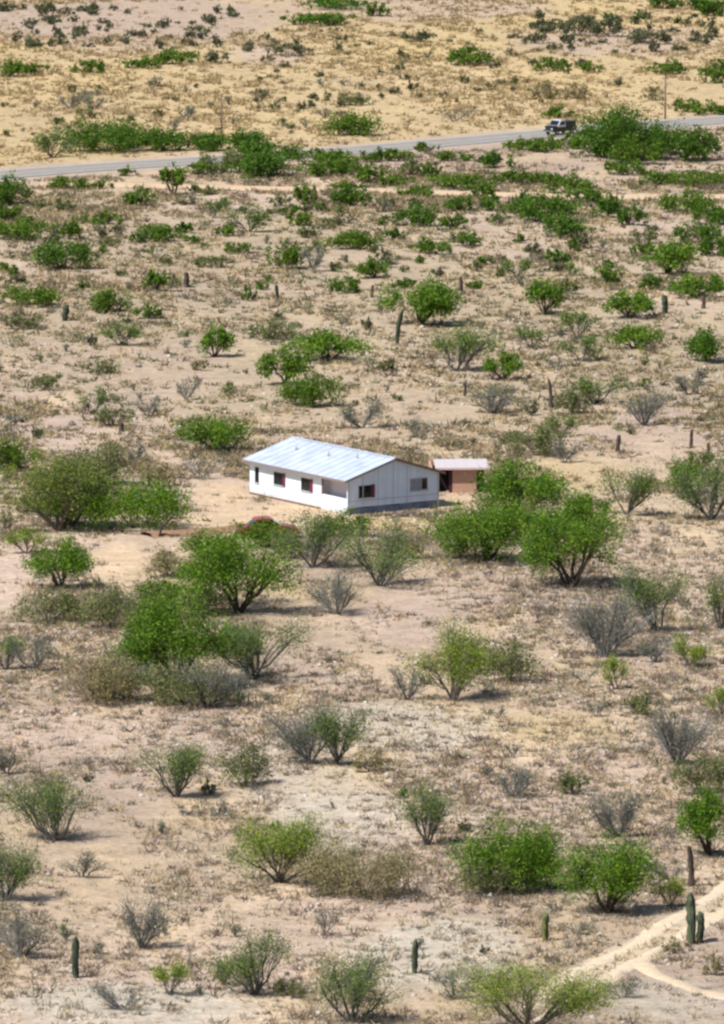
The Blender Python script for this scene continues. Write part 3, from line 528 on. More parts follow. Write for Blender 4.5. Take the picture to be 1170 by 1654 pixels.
# photo x of the base, photo y of the base, width, height, kind, label
PLANTS = [
 # ---- in front of the house, near
 (90, 1358, 138, 108, 'V', 'two lobed grey green shrub on dark stems, low on pale stony ground'),
 (285, 1287, 100, 102, 'V', 'dark grey green shrub with one yellow green tuft on its upper side'),
 (355, 1325, 36, 34, 'G', 'knee high dark grey shrublet below the grey olive clump'),
 (455, 1425, 165, 115, 'Y', 'yellow green vase shaped shrub with fanned bare stems beside a dry tan bush'),
 (585, 1456, 195, 108, 'T', 'wide dry tan and brown bush beside the yellow green vase shrub'),
 (8, 1455, 90, 110, 'V', 'green tufted shrub cut by the photo edge, above a grey twiggy one'),
 (32, 1546, 95, 88, 'G', 'grey twiggy shrub with dark trunk at the photo edge'),
 (135, 1417, 70, 48, 'G', 'low bare brown grey shrub between two green shrubs on pale soil'),
 (228, 1531, 84, 92, 'G', 'grey shrub leaning aside on dark stems, alone in pale grass'),
 (276, 1608, 46, 66, 'Y', 'narrow yellow green spiky shrub near a dark green cactus column'),
 (412, 1608, 118, 104, 'V', 'sparse green shrub on a single forked dark stem at the bottom'),
 (570, 1652, 140, 116, 'V', 'full green shrub on dark stem at the bottom edge of the photo'),
 (468, 1612, 56, 36, 'O', 'low grey mound beside the sparse forked green shrub'),
 (525, 1512, 34, 48, 'G', 'tiny grey green sprig above the full green bottom shrub'),
 (197, 1632, 96, 46, 'G', 'flat bare grey tangle of twigs at the bottom of the photo'),
 (361, 1592, 30, 44, 'O', 'small grey green bush touching the sparse forked green shrub'),
 (690, 1366, 74, 104, 'V', 'upright narrow grey green shrub standing alone on pale ground'),
 (833, 1290, 68, 66, 'G', 'small bare grey shrub with dark crooked trunk'),
 (928, 1284, 52, 46, 'O', 'dark bluish leaning bush on the slope above the big green pair'),
 (822, 1448, 160, 146, 'B', 'wide bright green bush, the fuller half of the pair by the wheel ruts'),
 (800, 1452, 120, 70, 'O', 'grey olive bush filling the foot of the fuller bright green tree'),
 (982, 1475, 152, 136, 'M', 'bright green round crowned tree on short black trunk above the wheel ruts'),
 (1000, 1352, 100, 84, 'G', 'grey feathery shrub behind the bright green round crowned tree'),
 (1146, 1382, 98, 112, 'M', 'bright green tree on several dark stems at the edge above the ruts'),
 (1135, 1288, 90, 82, 'O', 'rounded olive dry bush behind the tree on several dark stems'),
 (1085, 1422, 62, 34, 'G', 'small grey thicket beside the brown stump near the ruts'),
 (1083, 1466, 48, 46, 'Y', 'small yellow green bush on the verge of the wheel ruts'),
 (1006, 1612, 56, 40, 'G', 'grey twig clump inside the fork of the dirt track'),
 (850, 1672, 205, 118, 'Y', 'big bright green shrub at the bottom edge where the track ends'),
 (932, 1508, 58, 26, 'G', 'low dark brush under the round crowned tree with black trunk'),
 (1152, 1577, 42, 34, 'T', 'brown dry mound beside the branch of the dirt track'),
 (1094, 1540, 46, 26, 'T', 'yellowish dry clump at the foot of the thick double cactus'),
 (735, 1614, 66, 54, 'G', 'pale grey scrub between the short dark post and the big bottom shrub'),
 (830, 1222, 22, 30, 'G', 'thin dead sprig standing above the crooked trunk shrub'),
 # ---- below the house, middle ground
 (98, 858, 165, 142, 'A', 'big olive grey tree with forked bare trunk beside the dark green bush'),
 (110, 850, 120, 90, 'M', 'yellowish green lower crown growing against the big olive grey tree'),
 (215, 864, 192, 86, 'B', 'wide saturated green bush at the rim of the sandy yard'),
 (12, 858, 18, 44, 'G', 'short dead grey trunk at the photo edge below the big olive tree'),
 (45, 894, 52, 44, 'Y', 'small yellow green shrub under the forked olive tree'),
 (98, 950, 96, 86, 'M', 'open green tree with light gaps beside the pinkish bare clearing'),
 (78, 1010, 108, 66, 'O', 'grey olive low bush at the foot of the open green tree'),
 (182, 1020, 112, 82, 'O', 'rounded olive bush below the pinkish bare clearing'),
 (385, 990, 180, 138, 'M', 'large green tree with dark slanting trunk in front of the yard bank'),
 (268, 936, 68, 56, 'T', 'pale cream bush at the flank of the large green tree'),
 (300, 1146, 165, 78, 'O', 'grey olive brush round the foot of the tallest green tree'),
 (205, 1128, 80, 60, 'G', 'grey twig brush between the tan olive bush and the tallest tree'),
 (283, 1112, 165, 165, 'M', 'tallest bright green tree of the thicket, dark at its foot'),
 (150, 1142, 140, 98, 'T', 'tan olive bush on the near flank of the tallest green tree'),
 (412, 1098, 142, 102, 'V', 'grey olive vase shaped shrub leaning out from the thicket'),
 (335, 1142, 110, 80, 'G', 'bare grey purple twigs between the tallest tree and the grey olive vase'),
 (10, 1082, 56, 60, 'V', 'green tuft cut by the photo edge beside grey twigs'),
 (55, 1085, 70, 64, 'G', 'grey twigs beside the green tuft at the photo edge'),
 (545, 992, 108, 74, 'G', 'grey vase shaped shrub in pale grass below the house shrubs'),
 (506, 917, 118, 92, 'V', 'green topped shrub with dark foot between the red car and the house corner'),
 (612, 946, 118, 104, 'V', 'dark stemmed green shrub below the gable wall'),
 (430, 889, 96, 50, 'K', 'light green bush hiding the lower half of the red car'),
 (500, 1234, 132, 98, 'G', 'grey shrub mass with tangled pale stems, in the open'),
 (545, 1236, 78, 112, 'V', 'upright stem with a single green tuft growing from the grey mass'),
 (395, 1274, 82, 80, 'O', 'grey olive upright clump beside the dark shrub with yellow tuft'),
 (10, 1250, 54, 64, 'G', 'grey olive shrub at the photo edge above the two lobed shrub'),
 (842, 846, 150, 112, 'M', 'bright green tree crown rising in front of the peach shed'),
 (785, 906, 182, 114, 'M', 'spreading bright green tree with two leaning trunks beside the gable'),
 (928, 949, 160, 150, 'M', 'bright green rounded tree on one black trunk, outermost of the three by the shed'),
 (733, 1132, 118, 128, 'Y', 'tall shrub with grey fanned stems and yellow green crown, alone on open sand'),
 (824, 1107, 104, 78, 'O', 'grey olive low bush leaning from the yellow crowned open sand shrub'),
 (978, 1062, 132, 116, 'G', 'broad grey brush with dark central trunk and one small green sprig'),
 (1060, 1022, 92, 122, 'V', 'grey shrub with yellow green tips behind the broad grey brush'),
 (1113, 1078, 54, 54, 'Y', 'round yellow green tuft by itself beyond the broad grey brush'),
 (996, 1114, 36, 56, 'Y', 'spiky little yellow green plant in front of the broad grey brush'),
 (1035, 1158, 54, 44, 'O', 'dark grey green leaning clump above the bare branched shrub'),
 (945, 1104, 42, 30, 'G', 'small grey twigs in front of the broad grey brush'),
 (1095, 1236, 118, 108, 'G', 'bare branched grey shrub with a small green tip'),
 (1165, 1154, 50, 44, 'Y', 'yellow green bush cut by the edge above the bare branched shrub'),
 (1166, 1016, 50, 92, 'V', 'pale green tall shrub cut by the edge beyond the yellow tuft'),
 (965, 1158, 30, 30, 'G', 'tiny grey sprig beside the dark leaning clump'),
 (1012, 832, 96, 78, 'V', 'olive green shrub beyond the outermost bright tree by the shed'),
 (1150, 840, 112, 104, 'V', 'large grey green shrub with dark stems at the edge level with the shed'),
 (1108, 800, 60, 64, 'K', 'green bush in front of the twin stumps, beside the large grey green shrub'),
 (250, 1040, 100, 84, 'O', 'grey green bush wedged in the thicket under the tallest green tree'),
 (215, 1100, 90, 76, 'V', 'grey stemmed shrub in the thicket touching the tan olive bush'),
 (330, 1000, 80, 60, 'O', 'olive bush under the slanting trunk of the large green tree'),
 (255, 985, 70, 54, 'K', 'green low bush linking the two tall green thicket trees'),
 (385, 1060, 70, 50, 'K', 'green bush behind the grey olive vase shaped shrub'),
 (345, 905, 90, 50, 'K', 'yellow green bush along the yard bank before the dead branch'),
 (560, 870, 70, 46, 'K', 'green low bush under the near corner of the house'),
 (470, 905, 60, 44, 'O', 'grey green bush in front of the red car bush'),
 (660, 905, 50, 40, 'T', 'dry pale bush below the gable wall skirting'),
 (745, 905, 60, 44, 'O', 'olive bush at the foot of the spreading tree by the gable'),
 (950, 850, 70, 60, 'M', 'green crown joining the outermost tree to the olive shrub'),
 (1125, 770, 60, 44, 'O', 'grey olive bush above the large grey green shrub at the edge'),
 (1060, 1070, 60, 50, 'G', 'grey twigs between the broad grey brush and the round tuft'),
 (660, 1130, 60, 60, 'G', 'thin grey twigs at the side of the yellow crowned open sand shrub'),
 (600, 1250, 60, 40, 'T', 'dry grass clump at the foot of the single tuft stem'),
 (860, 1420, 90, 60, 'K', 'darker green bush between the two crowns of the bright pair'),
 # ---- just behind the house
 (868, 742, 106, 60, 'O', 'grey green bush behind the bright tree in front of the shed'),
 (905, 705, 54, 42, 'V', 'small green shrub on top of the grey green bush behind the shed trees'),
 (912, 748, 44, 46, 'G', 'grey twigs behind the shed trees'),
 (962, 652, 84, 46, 'V', 'olive shrub with yellowish tips on the slope above the shed'),
 (928, 672, 64, 46, 'O', 'grey low bush under the yellowish tipped olive shrub'),
 (1040, 687, 78, 62, 'G', 'dark based grey shrub with faint green tips above the twin stumps'),
 (1113, 637, 50, 36, 'G', 'small round grey shrub on the slope near the edge'),
 (350, 730, 120, 66, 'M', 'green spreading tree behind the roof end of the house'),
 (24, 764, 78, 56, 'K', 'green olive bush at the photo edge above the big olive tree'),
 (2, 790, 36, 44, 'Y', 'yellow green bush at the edge beside the big olive tree'),
 (322, 774, 48, 36, 'G', 'small grey shrub by the pale path to the house'),
 (220, 748, 32, 40, 'G', 'bare grey sprig behind the wide saturated green bush'),
 (152, 668, 48, 48, 'V', 'olive sparse shrub, upper one of a close couple'),
 (186, 692, 64, 40, 'O', 'olive low bush, lower one of a close couple'),
 (240, 671, 50, 34, 'G', 'grey bush next to the close olive couple'),
 (505, 660, 108, 54, 'K', 'green bush with long grey shadowed foot behind the roof'),
 (586, 691, 70, 54, 'G', 'grey green twiggy shrub close behind the roof ridge'),
 (678, 708, 44, 34, 'G', 'low bare shrub on the slope above the brown gable edge'),
 (150, 790, 120, 80, 'O', 'greyish olive crown behind the forked big tree'),
 (240, 790, 80, 50, 'T', 'dry greyish bush behind the wide saturated green bush'),
 # ---- middle slope
 (460, 620, 80, 66, 'M', 'bright green little tree with dark trunk, nearer of a touching pair'),
 (534, 583, 118, 54, 'M', 'bright green wide bush, farther of a touching pair'),
 (346, 576, 56, 54, 'M', 'small round green tree by itself on the stony slope'),
 (442, 552, 86, 38, 'O', 'olive grey bush just beyond the touching bright pair'),
 (322, 600, 28, 24, 'T', 'tiny yellowish clump below the small round green tree'),
 (162, 606, 56, 26, 'O', 'grey green low patch on the stony slope'),
 (72, 632, 56, 30, 'O', 'yellowish olive low bush near the edge of the stony slope'),
 (300, 646, 42, 36, 'G', 'grey twiggy bush between the stony slope and the spreading tree'),
 (180, 508, 72, 42, 'K', 'round green bush between a long dark bush and open slope'),
 (46, 498, 98, 38, 'K', 'long dark green bush at the photo edge'),
 (38, 534, 56, 34, 'O', 'olive bush below the long dark green edge bush'),
 (242, 517, 42, 26, 'K', 'small olive green bush beside the round green bush'),
 (192, 558, 58, 42, 'V', 'thin grey green shrub below the round green bush'),
 (252, 470, 42, 40, 'M', 'small green tree beside two dark stumps'),
 (340, 434, 56, 26, 'O', 'low olive bush by itself in the upper slope'),
 (105, 440, 88, 56, 'D', 'broad green tree on a grey shadowed foot in the upper slope'),
 (462, 437, 50, 48, 'K', 'green bush touching a dark grey one'),
 (507, 439, 36, 48, 'G', 'dark grey shrub touching a green one'),
 (401, 487, 24, 26, 'K', 'very small green bush near a thin dark stump'),
 (556, 475, 58, 30, 'K', 'flat green bush by the big olive green tree'),
 (678, 523, 124, 84, 'M', 'big olive green tree with dark foot behind the tall black column'),
 (738, 600, 88, 80, 'V', 'tall olive green shrub on the slope behind the shed'),
 (812, 614, 58, 50, 'M', 'small umbrella crowned tree beside the tall olive shrub'),
 (795, 668, 76, 50, 'G', 'grey twig heap under the umbrella crowned tree'),
 (604, 452, 58, 38, 'K', 'green bush under a thin bare sprig'),
 (622, 602, 50, 22, 'O', 'flat grey mound like bush behind the roof'),
 (834, 446, 44, 36, 'V', 'olive thin shrub beyond the upright couple'),
 (880, 508, 58, 62, 'M', 'green two tiered tree on the middle slope'),
 (920, 476, 30, 36, 'O', 'olive small bush next to the two tiered tree'),
 (934, 546, 46, 50, 'V', 'olive upright shrub, upper one of an upright couple'),
 (940, 584, 60, 44, 'V', 'grey green wide shrub, lower one of an upright couple'),
 (860, 562, 40, 38, 'V', 'single olive tuft between the umbrella tree and the upright couple'),
 (982, 459, 48, 34, 'K', 'small green bush beside a yellow green taller one'),
 (1016, 514, 76, 50, 'M', 'yellow green bush above the bright rectangular bush'),
 (1026, 563, 82, 44, 'M', 'bright green rectangular bush with dark foot'),
 (1050, 470, 40, 28, 'K', 'olive little bush behind the yellow green bush'),
 (1142, 588, 78, 62, 'D', 'dense green bush at the edge below the stumps'),
 (1124, 481, 82, 44, 'M', 'bright green flat bush at the edge above the stumps'),
 (1074, 442, 84, 58, 'M', 'vivid green round bush, brightest on the upper slope'),
 (770, 440, 24, 22, 'O', 'lone tiny olive tuft beyond the tall black column'),
 (900, 600, 36, 24, 'G', 'small grey sprig left bare on the slope beside the grey green wide shrub'.replace('left ', '')),
 # ---- between the slope and the paved road
 (18, 334, 56, 50, 'D', 'dark green bush at the edge below the paved road'),
 (10, 358, 40, 30, 'K', 'green bush under the dark one at the edge'),
 (30, 390, 80, 36, 'K', 'long dark bluish bush at the edge, lowest of a column of three'),
 (110, 308, 58, 20, 'K', 'flat green bush on the verge of the paved road'),
 (166, 306, 34, 14, 'K', 'thin flat green bush between road and dirt road'),
 (205, 285, 22, 16, 'K', 'tiny bluish bush on the paved road edge'),
 (228, 334, 46, 28, 'K', 'round olive green bush below the dirt road'),
 (280, 314, 36, 48, 'M', 'thin green sapling standing on the dirt road verge'),
 (63, 338, 30, 14, 'O', 'low olive bush next to the dark edge bushes'),
 (107, 343, 36, 20, 'O', 'low olive bush in the field below the flat verge bush'),
 (170, 365, 40, 22, 'K', 'small olive green bush midway between sapling and broad tree'),
 (114, 388, 26, 36, 'K', 'upright small green bush behind the broad green tree'),
 (262, 393, 62, 30, 'K', 'dark green flat bush by itself in the open field'),
 (180, 399, 44, 16, 'O', 'bluish olive low bush beside the dark flat one'),
 (314, 312, 20, 12, 'K', 'tiny olive bush on the dirt road edge'),
 (338, 316, 28, 14, 'O', 'tiny tan olive bush on the dirt road edge'),
 (402, 374, 56, 42, 'V', 'grey green tall thin shrub in the open field'),
 (384, 411, 38, 18, 'K', 'flat green bush below the tall thin shrub'),
 (345, 352, 24, 30, 'V', 'small thin olive shrub under the dirt road'),
 (360, 282, 66, 38, 'O', 'grey green bush in front of the paved road with a dark side'),
 (442, 292, 104, 44, 'D', 'wide vivid dark green bush between the two roads'),
 (420, 258, 60, 32, 'D', 'dark tree on the road verge above the wide vivid bush'),
 (530, 288, 62, 30, 'K', 'green bush beside the wide vivid one between the roads'),
 (520, 264, 44, 22, 'K', 'bluish green bush at the edge of the paved road'),
 (494, 332, 32, 36, 'K', 'dark upright bush just below the dirt road'),
 (450, 334, 32, 20, 'O', 'olive bush starting a slanting row of four'),
 (470, 348, 32, 18, 'K', 'second bush of the slanting row of four'),
 (486, 366, 36, 24, 'K', 'third and fullest bush of the slanting row of four'),
 (500, 386, 30, 26, 'O', 'last bush of the slanting row of four'),
 (525, 372, 38, 18, 'O', 'low olive bush beside the slanting row'),
 (571, 335, 58, 36, 'D', 'dark bluish green bush below the dirt road'),
 (570, 406, 70, 32, 'K', 'bright flat bush beside the tiny dark stump'),
 (606, 264, 50, 22, 'K', 'bluish green bush touching the paved road edge'),
 (598, 292, 42, 28, 'K', 'green bush below the one touching the paved road'),
 (663, 286, 44, 28, 'O', 'olive green bush on the verge between the roads'),
 (697, 289, 26, 26, 'K', 'dark squarish bush on the verge between the roads'),
 (732, 262, 52, 17, 'K', 'flat bright bush along the paved road edge'),
 (688, 246, 30, 16, 'K', 'very small dark bush against the paved road'),
 (800, 273, 50, 26, 'D', 'bluish green bush by the road near the dark truck'),
 (870, 248, 60, 24, 'K', 'green bush between the camera and the dark truck'.replace('between the camera and', 'hiding the wheels of')),
 (672, 321, 58, 20, 'K', 'bright flat bush hanging over the dirt road'),
 (745, 306, 96, 22, 'K', 'long bright bush on the far edge of the dirt road'),
 (776, 322, 44, 28, 'K', 'bright green bush breaking the pale dirt road'),
 (624, 336, 24, 22, 'O', 'small grey green bush under the dirt road'),
 (672, 368, 62, 36, 'D', 'dark green mushroom shaped bush on the pale field'),
 (762, 344, 68, 28, 'D', 'bluish wide bush just under the dirt road'),
 (732, 372, 38, 28, 'K', 'olive bush beside the mushroom shaped bush'),
 (752, 400, 42, 26, 'K', 'olive green bush below the mushroom shaped bush'),
 (638, 388, 38, 18, 'K', 'small olive bush on the pale field'),
 (698, 413, 58, 26, 'K', 'bright olive bush, lowest on the pale field'),
 (803, 364, 30, 24, 'O', 'thin olive bush on the pale field'),
 (838, 352, 40, 40, 'D', 'dark green bush crossing the dirt road'),
 (880, 362, 92, 46, 'D', 'biggest dark green clump below the dirt road'),
 (912, 388, 64, 40, 'D', 'lower lobe of the biggest dark green clump, a separate bush'),
 (920, 316, 62, 36, 'K', 'green bush sitting across the pale dirt road'),
 (880, 300, 44, 22, 'K', 'green bush on the far verge of the dirt road near the truck'),
 (983, 353, 46, 40, 'D', 'bluish green bush with open top in the field'),
 (1020, 366, 42, 34, 'D', 'dark round bush next to pale pink ground'),
 (1108, 347, 76, 36, 'K', 'bright green bush lying on the dirt road edge'),
 (1115, 303, 104, 24, 'K', 'long olive green bush between the roads near the edge'),
 (1152, 364, 60, 34, 'D', 'bluish bush at the edge, upper of a stack of three'),
 (1128, 396, 62, 34, 'D', 'dark bluish bush at the edge, middle of a stack of three'),
 (1158, 416, 56, 32, 'D', 'green bush at the edge, lower of a stack of three'),
 (1008, 262, 122, 90, 'D', 'huge dark green tree covering the paved road'),
 (970, 256, 52, 34, 'D', 'lower side bush of the huge dark tree beside the road'),
 (1106, 264, 96, 58, 'D', 'dark green tree on the verge beside the huge one'),
 (1070, 250, 60, 44, 'D', 'dark green bush wedged between the huge tree and its neighbour'),
 (1030, 268, 70, 44, 'K', 'bright green skirt bush in front of the huge dark tree'),
 (1040, 395, 40, 26, 'O', 'grey green bush above the vivid round one'),
 (800, 428, 36, 18, 'O', 'low olive patch on the pale field near the thin shrub'),
 (390, 268, 50, 24, 'K', 'green bush covering the road beside the grey green one'),
 (470, 262, 60, 24, 'D', 'dark green bush covering the road behind the wide vivid bush'),
 (560, 282, 46, 24, 'K', 'green bush right under the paved road, end of the vivid row'.replace('right ', '')),
 (640, 262, 40, 20, 'K', 'dark bush between two bluish bushes by the paved road'),
 (845, 244, 44, 20, 'K', 'green bush under the paved road before the dark truck'),
 (914, 243, 58, 25, 'K', 'dull green bush behind which the dark truck stands'),
 (545, 270, 56, 26, 'K', 'green bush where the vivid row meets the paved road'),
 (335, 284, 50, 22, 'K', 'green bush before the grey green one at the paved road'),
 (950, 236, 44, 30, 'D', 'dark bush between truck and huge dark tree'),
 (1010, 285, 60, 24, 'K', 'olive bush below the bright skirt bush'),
 (830, 300, 60, 24, 'K', 'green bush between the roads below the truck'),
 (560, 312, 46, 20, 'K', 'low bush bordering the dirt road in the middle'),
 (950, 330, 50, 26, 'D', 'bluish bush just below the dirt road near the big clump'),
 (1060, 300, 44, 24, 'K', 'green bush beside the long olive one between the roads'),
 (640, 300, 46, 20, 'K', 'vivid green bush on the dirt road bend'),
 # ---- beyond the paved road
 (908, 192, 44, 18, 'K', 'olive green bush behind the dark truck'),
 (1110, 182, 38, 24, 'K', 'small tree with flat top beyond the road near the pole'),
 (1150, 188, 58, 20, 'K', 'flat green bush on the far road edge'),
 (1080, 123, 54, 24, 'K', 'green bush crowning the yellow slope above the pole'),
 (1160, 136, 46, 42, 'K', 'green tree at the edge on the yellow slope'),
 (894, 116, 44, 24, 'K', 'green bush on the yellow slope, wider of a couple'),
 (955, 118, 30, 18, 'K', 'green bush on the yellow slope, smaller of a couple'),
 (762, 108, 62, 30, 'K', 'dark green bush with flat bottom on the yellow slope'),
 (568, 223, 82, 38, 'K', 'green bush standing alone beyond the paved road'),
 (172, 250, 126, 54, 'D', 'longest green tree beyond the paved road'),
 (262, 248, 86, 38, 'D', 'green tree joining the longest one beyond the road'),
 (325, 247, 74, 32, 'D', 'green bush in the row beyond the road, by the thin pole'),
 (392, 248, 56, 40, 'D', 'green tree ending the row beyond the road'),
 (84, 254, 46, 46, 'V', 'thin olive tree at the start of the row beyond the road'),
 (142, 120, 48, 22, 'K', 'olive green bush on the upper yellow ground'),
 (228, 112, 52, 20, 'K', 'dark green bush on the upper yellow ground'),
 (284, 106, 58, 26, 'K', 'round green bush on the upper yellow ground'),
 (14, 126, 42, 28, 'K', 'green bush at the upper photo edge'),
 (55, 122, 36, 18, 'K', 'low green bush next to the upper edge one'),
 (488, 42, 54, 20, 'D', 'dark bush of the top green couple'),
 (535, 44, 56, 22, 'D', 'brighter bush of the top green couple'),
 (548, 18, 84, 22, 'D', 'dark long bush at the very top of the photo'),
 (610, 28, 36, 22, 'K', 'dark bush beside the long one at the very top'),
 (1072, 16, 42, 26, 'D', 'green bush at the top, first of three near the corner'),
 (1118, 18, 42, 26, 'D', 'green bush at the top, second of three near the corner'),
 (1156, 28, 48, 34, 'D', 'green bush in the top corner, largest of three'),
 (352, 103, 36, 22, 'S', 'bluish grey bush on the pinkish upper ground'),
 (470, 92, 56, 22, 'S', 'grey dark scrub clump on the upper ground'),
 (574, 172, 52, 20, 'O', 'olive scrub beyond the road on yellow ground'),
 (150, 175, 40, 26, 'G', 'brown grey bare bush on yellow ground beyond the road'),
 (112, 176, 34, 26, 'G', 'thin bare bush beside the brown grey one beyond the road'),
 (140, 192, 32, 16, 'O', 'yellow olive low bush beyond the road'),
 (302, 195, 30, 22, 'G', 'grey bush on pinkish ground beyond the road'),
 (735, 196, 40, 18, 'G', 'grey bush by the far edge of the road'),
 (880, 162, 44, 28, 'T', 'brownish bush on the slope above the truck'),
 (930, 162, 40, 26, 'T', 'brownish bush with dark foot on the slope above the truck'),
 (1055, 164, 34, 26, 'T', 'brown bush beside the thin roadside pole'),
 (935, 60, 50, 36, 'S', 'grey green bush in the upper dark band near the corner'),
 (985, 62, 48, 40, 'S', 'bluish bush in the middle of the upper dark band'),
 (1050, 74, 60, 24, 'S', 'dark bluish bush ending the upper dark band'),
 (865, 72, 36, 20, 'S', 'dark arching bush on the upper slope'),
 (672, 70, 50, 20, 'S', 'dark grey clump on the upper slope'),
]
GRP = {'M': 'green trees of the desert plain', 'B': 'bright green bushes', 'A': 'olive trees', 'S': 'dark scrub bushes', 'D': 'dark green trees and bushes', 'K': 'green bushes of the plain', 'O': 'olive bushes', 'T': 'dry bushes', 'V': 'tufted shrubs', 'Y': 'bright tufted shrubs', 'G': 'bare grey shrubs'}
used = set(); spots = []
for idx, (px, py, w, h, kd, lab) in enumerate(PLANTS):
    assert lab not in used, lab
    used.add(lab); kk = KIND[kd]
    yb = py - (.055 * w if kk['how'] == 'mound' else 0)
    w *= 1.1 if px < 480 and 840 < py < 1150 else 1.04 if py > 430 else 1.2; h *= 1.0 if py > 430 else 1.1
    p = at(px, yb); s = ppm(p[1]); fo, wo = plant(kd, w, h, s, 100 + idx)
    root = tag(empty(kk['name'], p), lab, kk['cat'], GRP[kd]); tree = kk['how'] == 'tree'
    link('crown' if tree else 'foliage', fo.mesh('foliage', M['leaf']), root)
    link('trunk' if tree else 'stems', wo.mesh('stems', M['wood']), root)
    spots.append((p[0], p[1], w / s / 2))

# ------------------------------------------------------------------ cactus columns, stumps, poles
def column(px, py, w, h, label, col, dead=False, arms=(), seed=0):
    p = at(px, py); s = ppm(p[1]); r = w / s / 2 * .72; H = h / s * 1.01; rg = np.random.default_rng(seed)
    root = tag(empty('dead_stump' if dead else 'cactus', p), label, 'stump' if dead else 'cactus', 'dead stumps on the plain' if dead else 'cactus columns on the plain')
    for (ox, oy, fr, fh) in ((0, 0, 1, 1),) + tuple(arms):
        g = Geo(); n = 28; zs = np.array([-.1, .0, .12, .25, .38, .5, .62, .74, .85, .93, .97, 1.0]) * H * fh; pr = np.array([.7, .72, .8, .95, .86, 1, .88, 1, .85, .70, .45, .02]) * r * fr
        if dead: pr = np.array([1, 1, .95, .8, .85, .72, .8, .7, .74, .6, .45, .02]) * r
        a = np.arange(n) * 2 * np.pi / n; rib = 1 - (.16 if not dead else .1) * (np.arange(n) % 2)
        bend = rg.normal(0, .07, 2) * H
        V = np.stack([np.stack([ox + bend[0] * (z / H) ** 2 + rr * rib * np.cos(a), oy + bend[1] * (z / H) ** 2 + rr * rib * np.sin(a), np.full(n, z)], 1) for z, rr in zip(zs, pr)])
        i = np.arange(n); j = (i + 1) % n; F = np.concatenate([np.stack([i + k * n, j + k * n, j + (k + 1) * n, i + (k + 1) * n], 1) for k in range(len(zs) - 1)])
        V[1:-1] += rg.normal(0, .09 * r, (len(zs) - 2, 1, 3)) * np.array([1, 1, 0]) + rg.normal(0, .05 * r, (len(zs) - 2, n, 3)); c = np.array(col) * rg.uniform(.6, 1.5, (len(F), 1)) * np.tile(np.where(np.arange(n) % 2, .6, 1.35), len(zs) - 1)[:, None]; g.add(V.reshape(-1, 3), F, c); link('stem', g.mesh('stem', M['cactus']), root)
    return root
CG, CB, CY = (.045, .060, .038), (.075, .055, .045), (.095, .11, .04)
for i, a in enumerate([
    (122, 1580, 18, 68, 'dark green cactus column at the bottom among bare twigs', CG), (670, 1572, 15, 54, 'dark slim cactus post on stony ground near the bottom', CG), (881, 1520, 17, 46, 'short yellowish green cactus post beside the round crowned tree', CY),
    (642, 555, 11, 56, 'tall thin black column in front of the big olive green tree', CG), (1075, 506, 15, 30, 'thick short dark cactus beyond the bright rectangular bush', CG), (448, 484, 9, 25, 'thin dark post beside the very small green bush', CG), (105, 518, 16, 26, 'dark stubby cactus between the long dark bush and the round one', CG)]):
    column(*a, seed=i)
column(1118, 1525, 23, 82, 'thick double cactus column standing beside the wheel ruts', (.06, .075, .045), arms=((.46, .12, .8, .64),), seed=20)
for i, a in enumerate([
    (1118, 1432, 16, 68, 'brown dead stump behind the thick double cactus by the ruts', CB), (891, 660, 10, 48, 'slim brown dead stump on the slope above the shed trees', CB), (1117, 722, 9, 30, 'upper of twin brown stumps on the slope level with the roof', CB), (1144, 745, 10, 30, 'lower of twin brown stumps on the slope level with the roof', CB),
    (998, 728, 12, 26, 'short brown stump between grey brush and the twin stumps', CB), (302, 464, 15, 25, 'thicker of two dark stumps beside the small green tree', CB), (281, 456, 11, 14, 'shorter of two dark stumps beside the small green tree', CB), (1137, 498, 11, 18, 'small stump below the bright flat edge bush', CB),
    (745, 470, 11, 24, 'dark stump beside the big olive green tree crown', CB), (601, 480, 9, 20, 'little dark stump before the bush with bare sprig', CB), (559, 423, 10, 12, 'tiny dark stump by the bright flat bush', CB), (752, 640, 8, 24, 'thin grey brown stump beside the grey twig heap', CB), (196, 697, 14, 16, 'dark low stump under the close olive couple', CB)]):
    column(*a, dead=True, seed=40 + i)
for px, py, h, lab in ((1075, 192, 70, 'thin brown pole beside the far edge of the paved road'), (358, 222, 66, 'thin pole with dark top rising behind the row of roadside trees')):
    p = at(px, py); s = ppm(p[1]); H = h / s
    r = tag(empty('pole', p), lab, 'pole', 'poles beyond the road')
    cyl('post', (0, 0), .10, -.2, H, M['pole'], r, 8, .07)
    boxes('crossarm', [(-.35, .35, -.05, .05, H - .35, H - .25)], M['pole'], r); cyl('insulator', (0, 0), .05, H + .003, H + .14, M['dark'], r, 8)
# dark dead branch leaning on the yard bank
p = at(254, 868); s = ppm(p[1]); g = Geo(); rg = np.random.default_rng(2)
limb(g, rg, np.array([0, 0, -.1]), np.array([1.05, .1, 1.5]), .12, .06, (.05, .035, .03), 6, 5, .1); limb(g, rg, np.array([.9, .1, 1.35]), np.array([1.75, 0, 1.45]), .07, .04, (.04, .03, .03), 6, 3, .3)
o = link('dead_branch', g.mesh('dead_branch', M['wood'])); o.location = p; tag(o, 'dark dead branch leaning up beside the wide saturated green bush', 'branch')

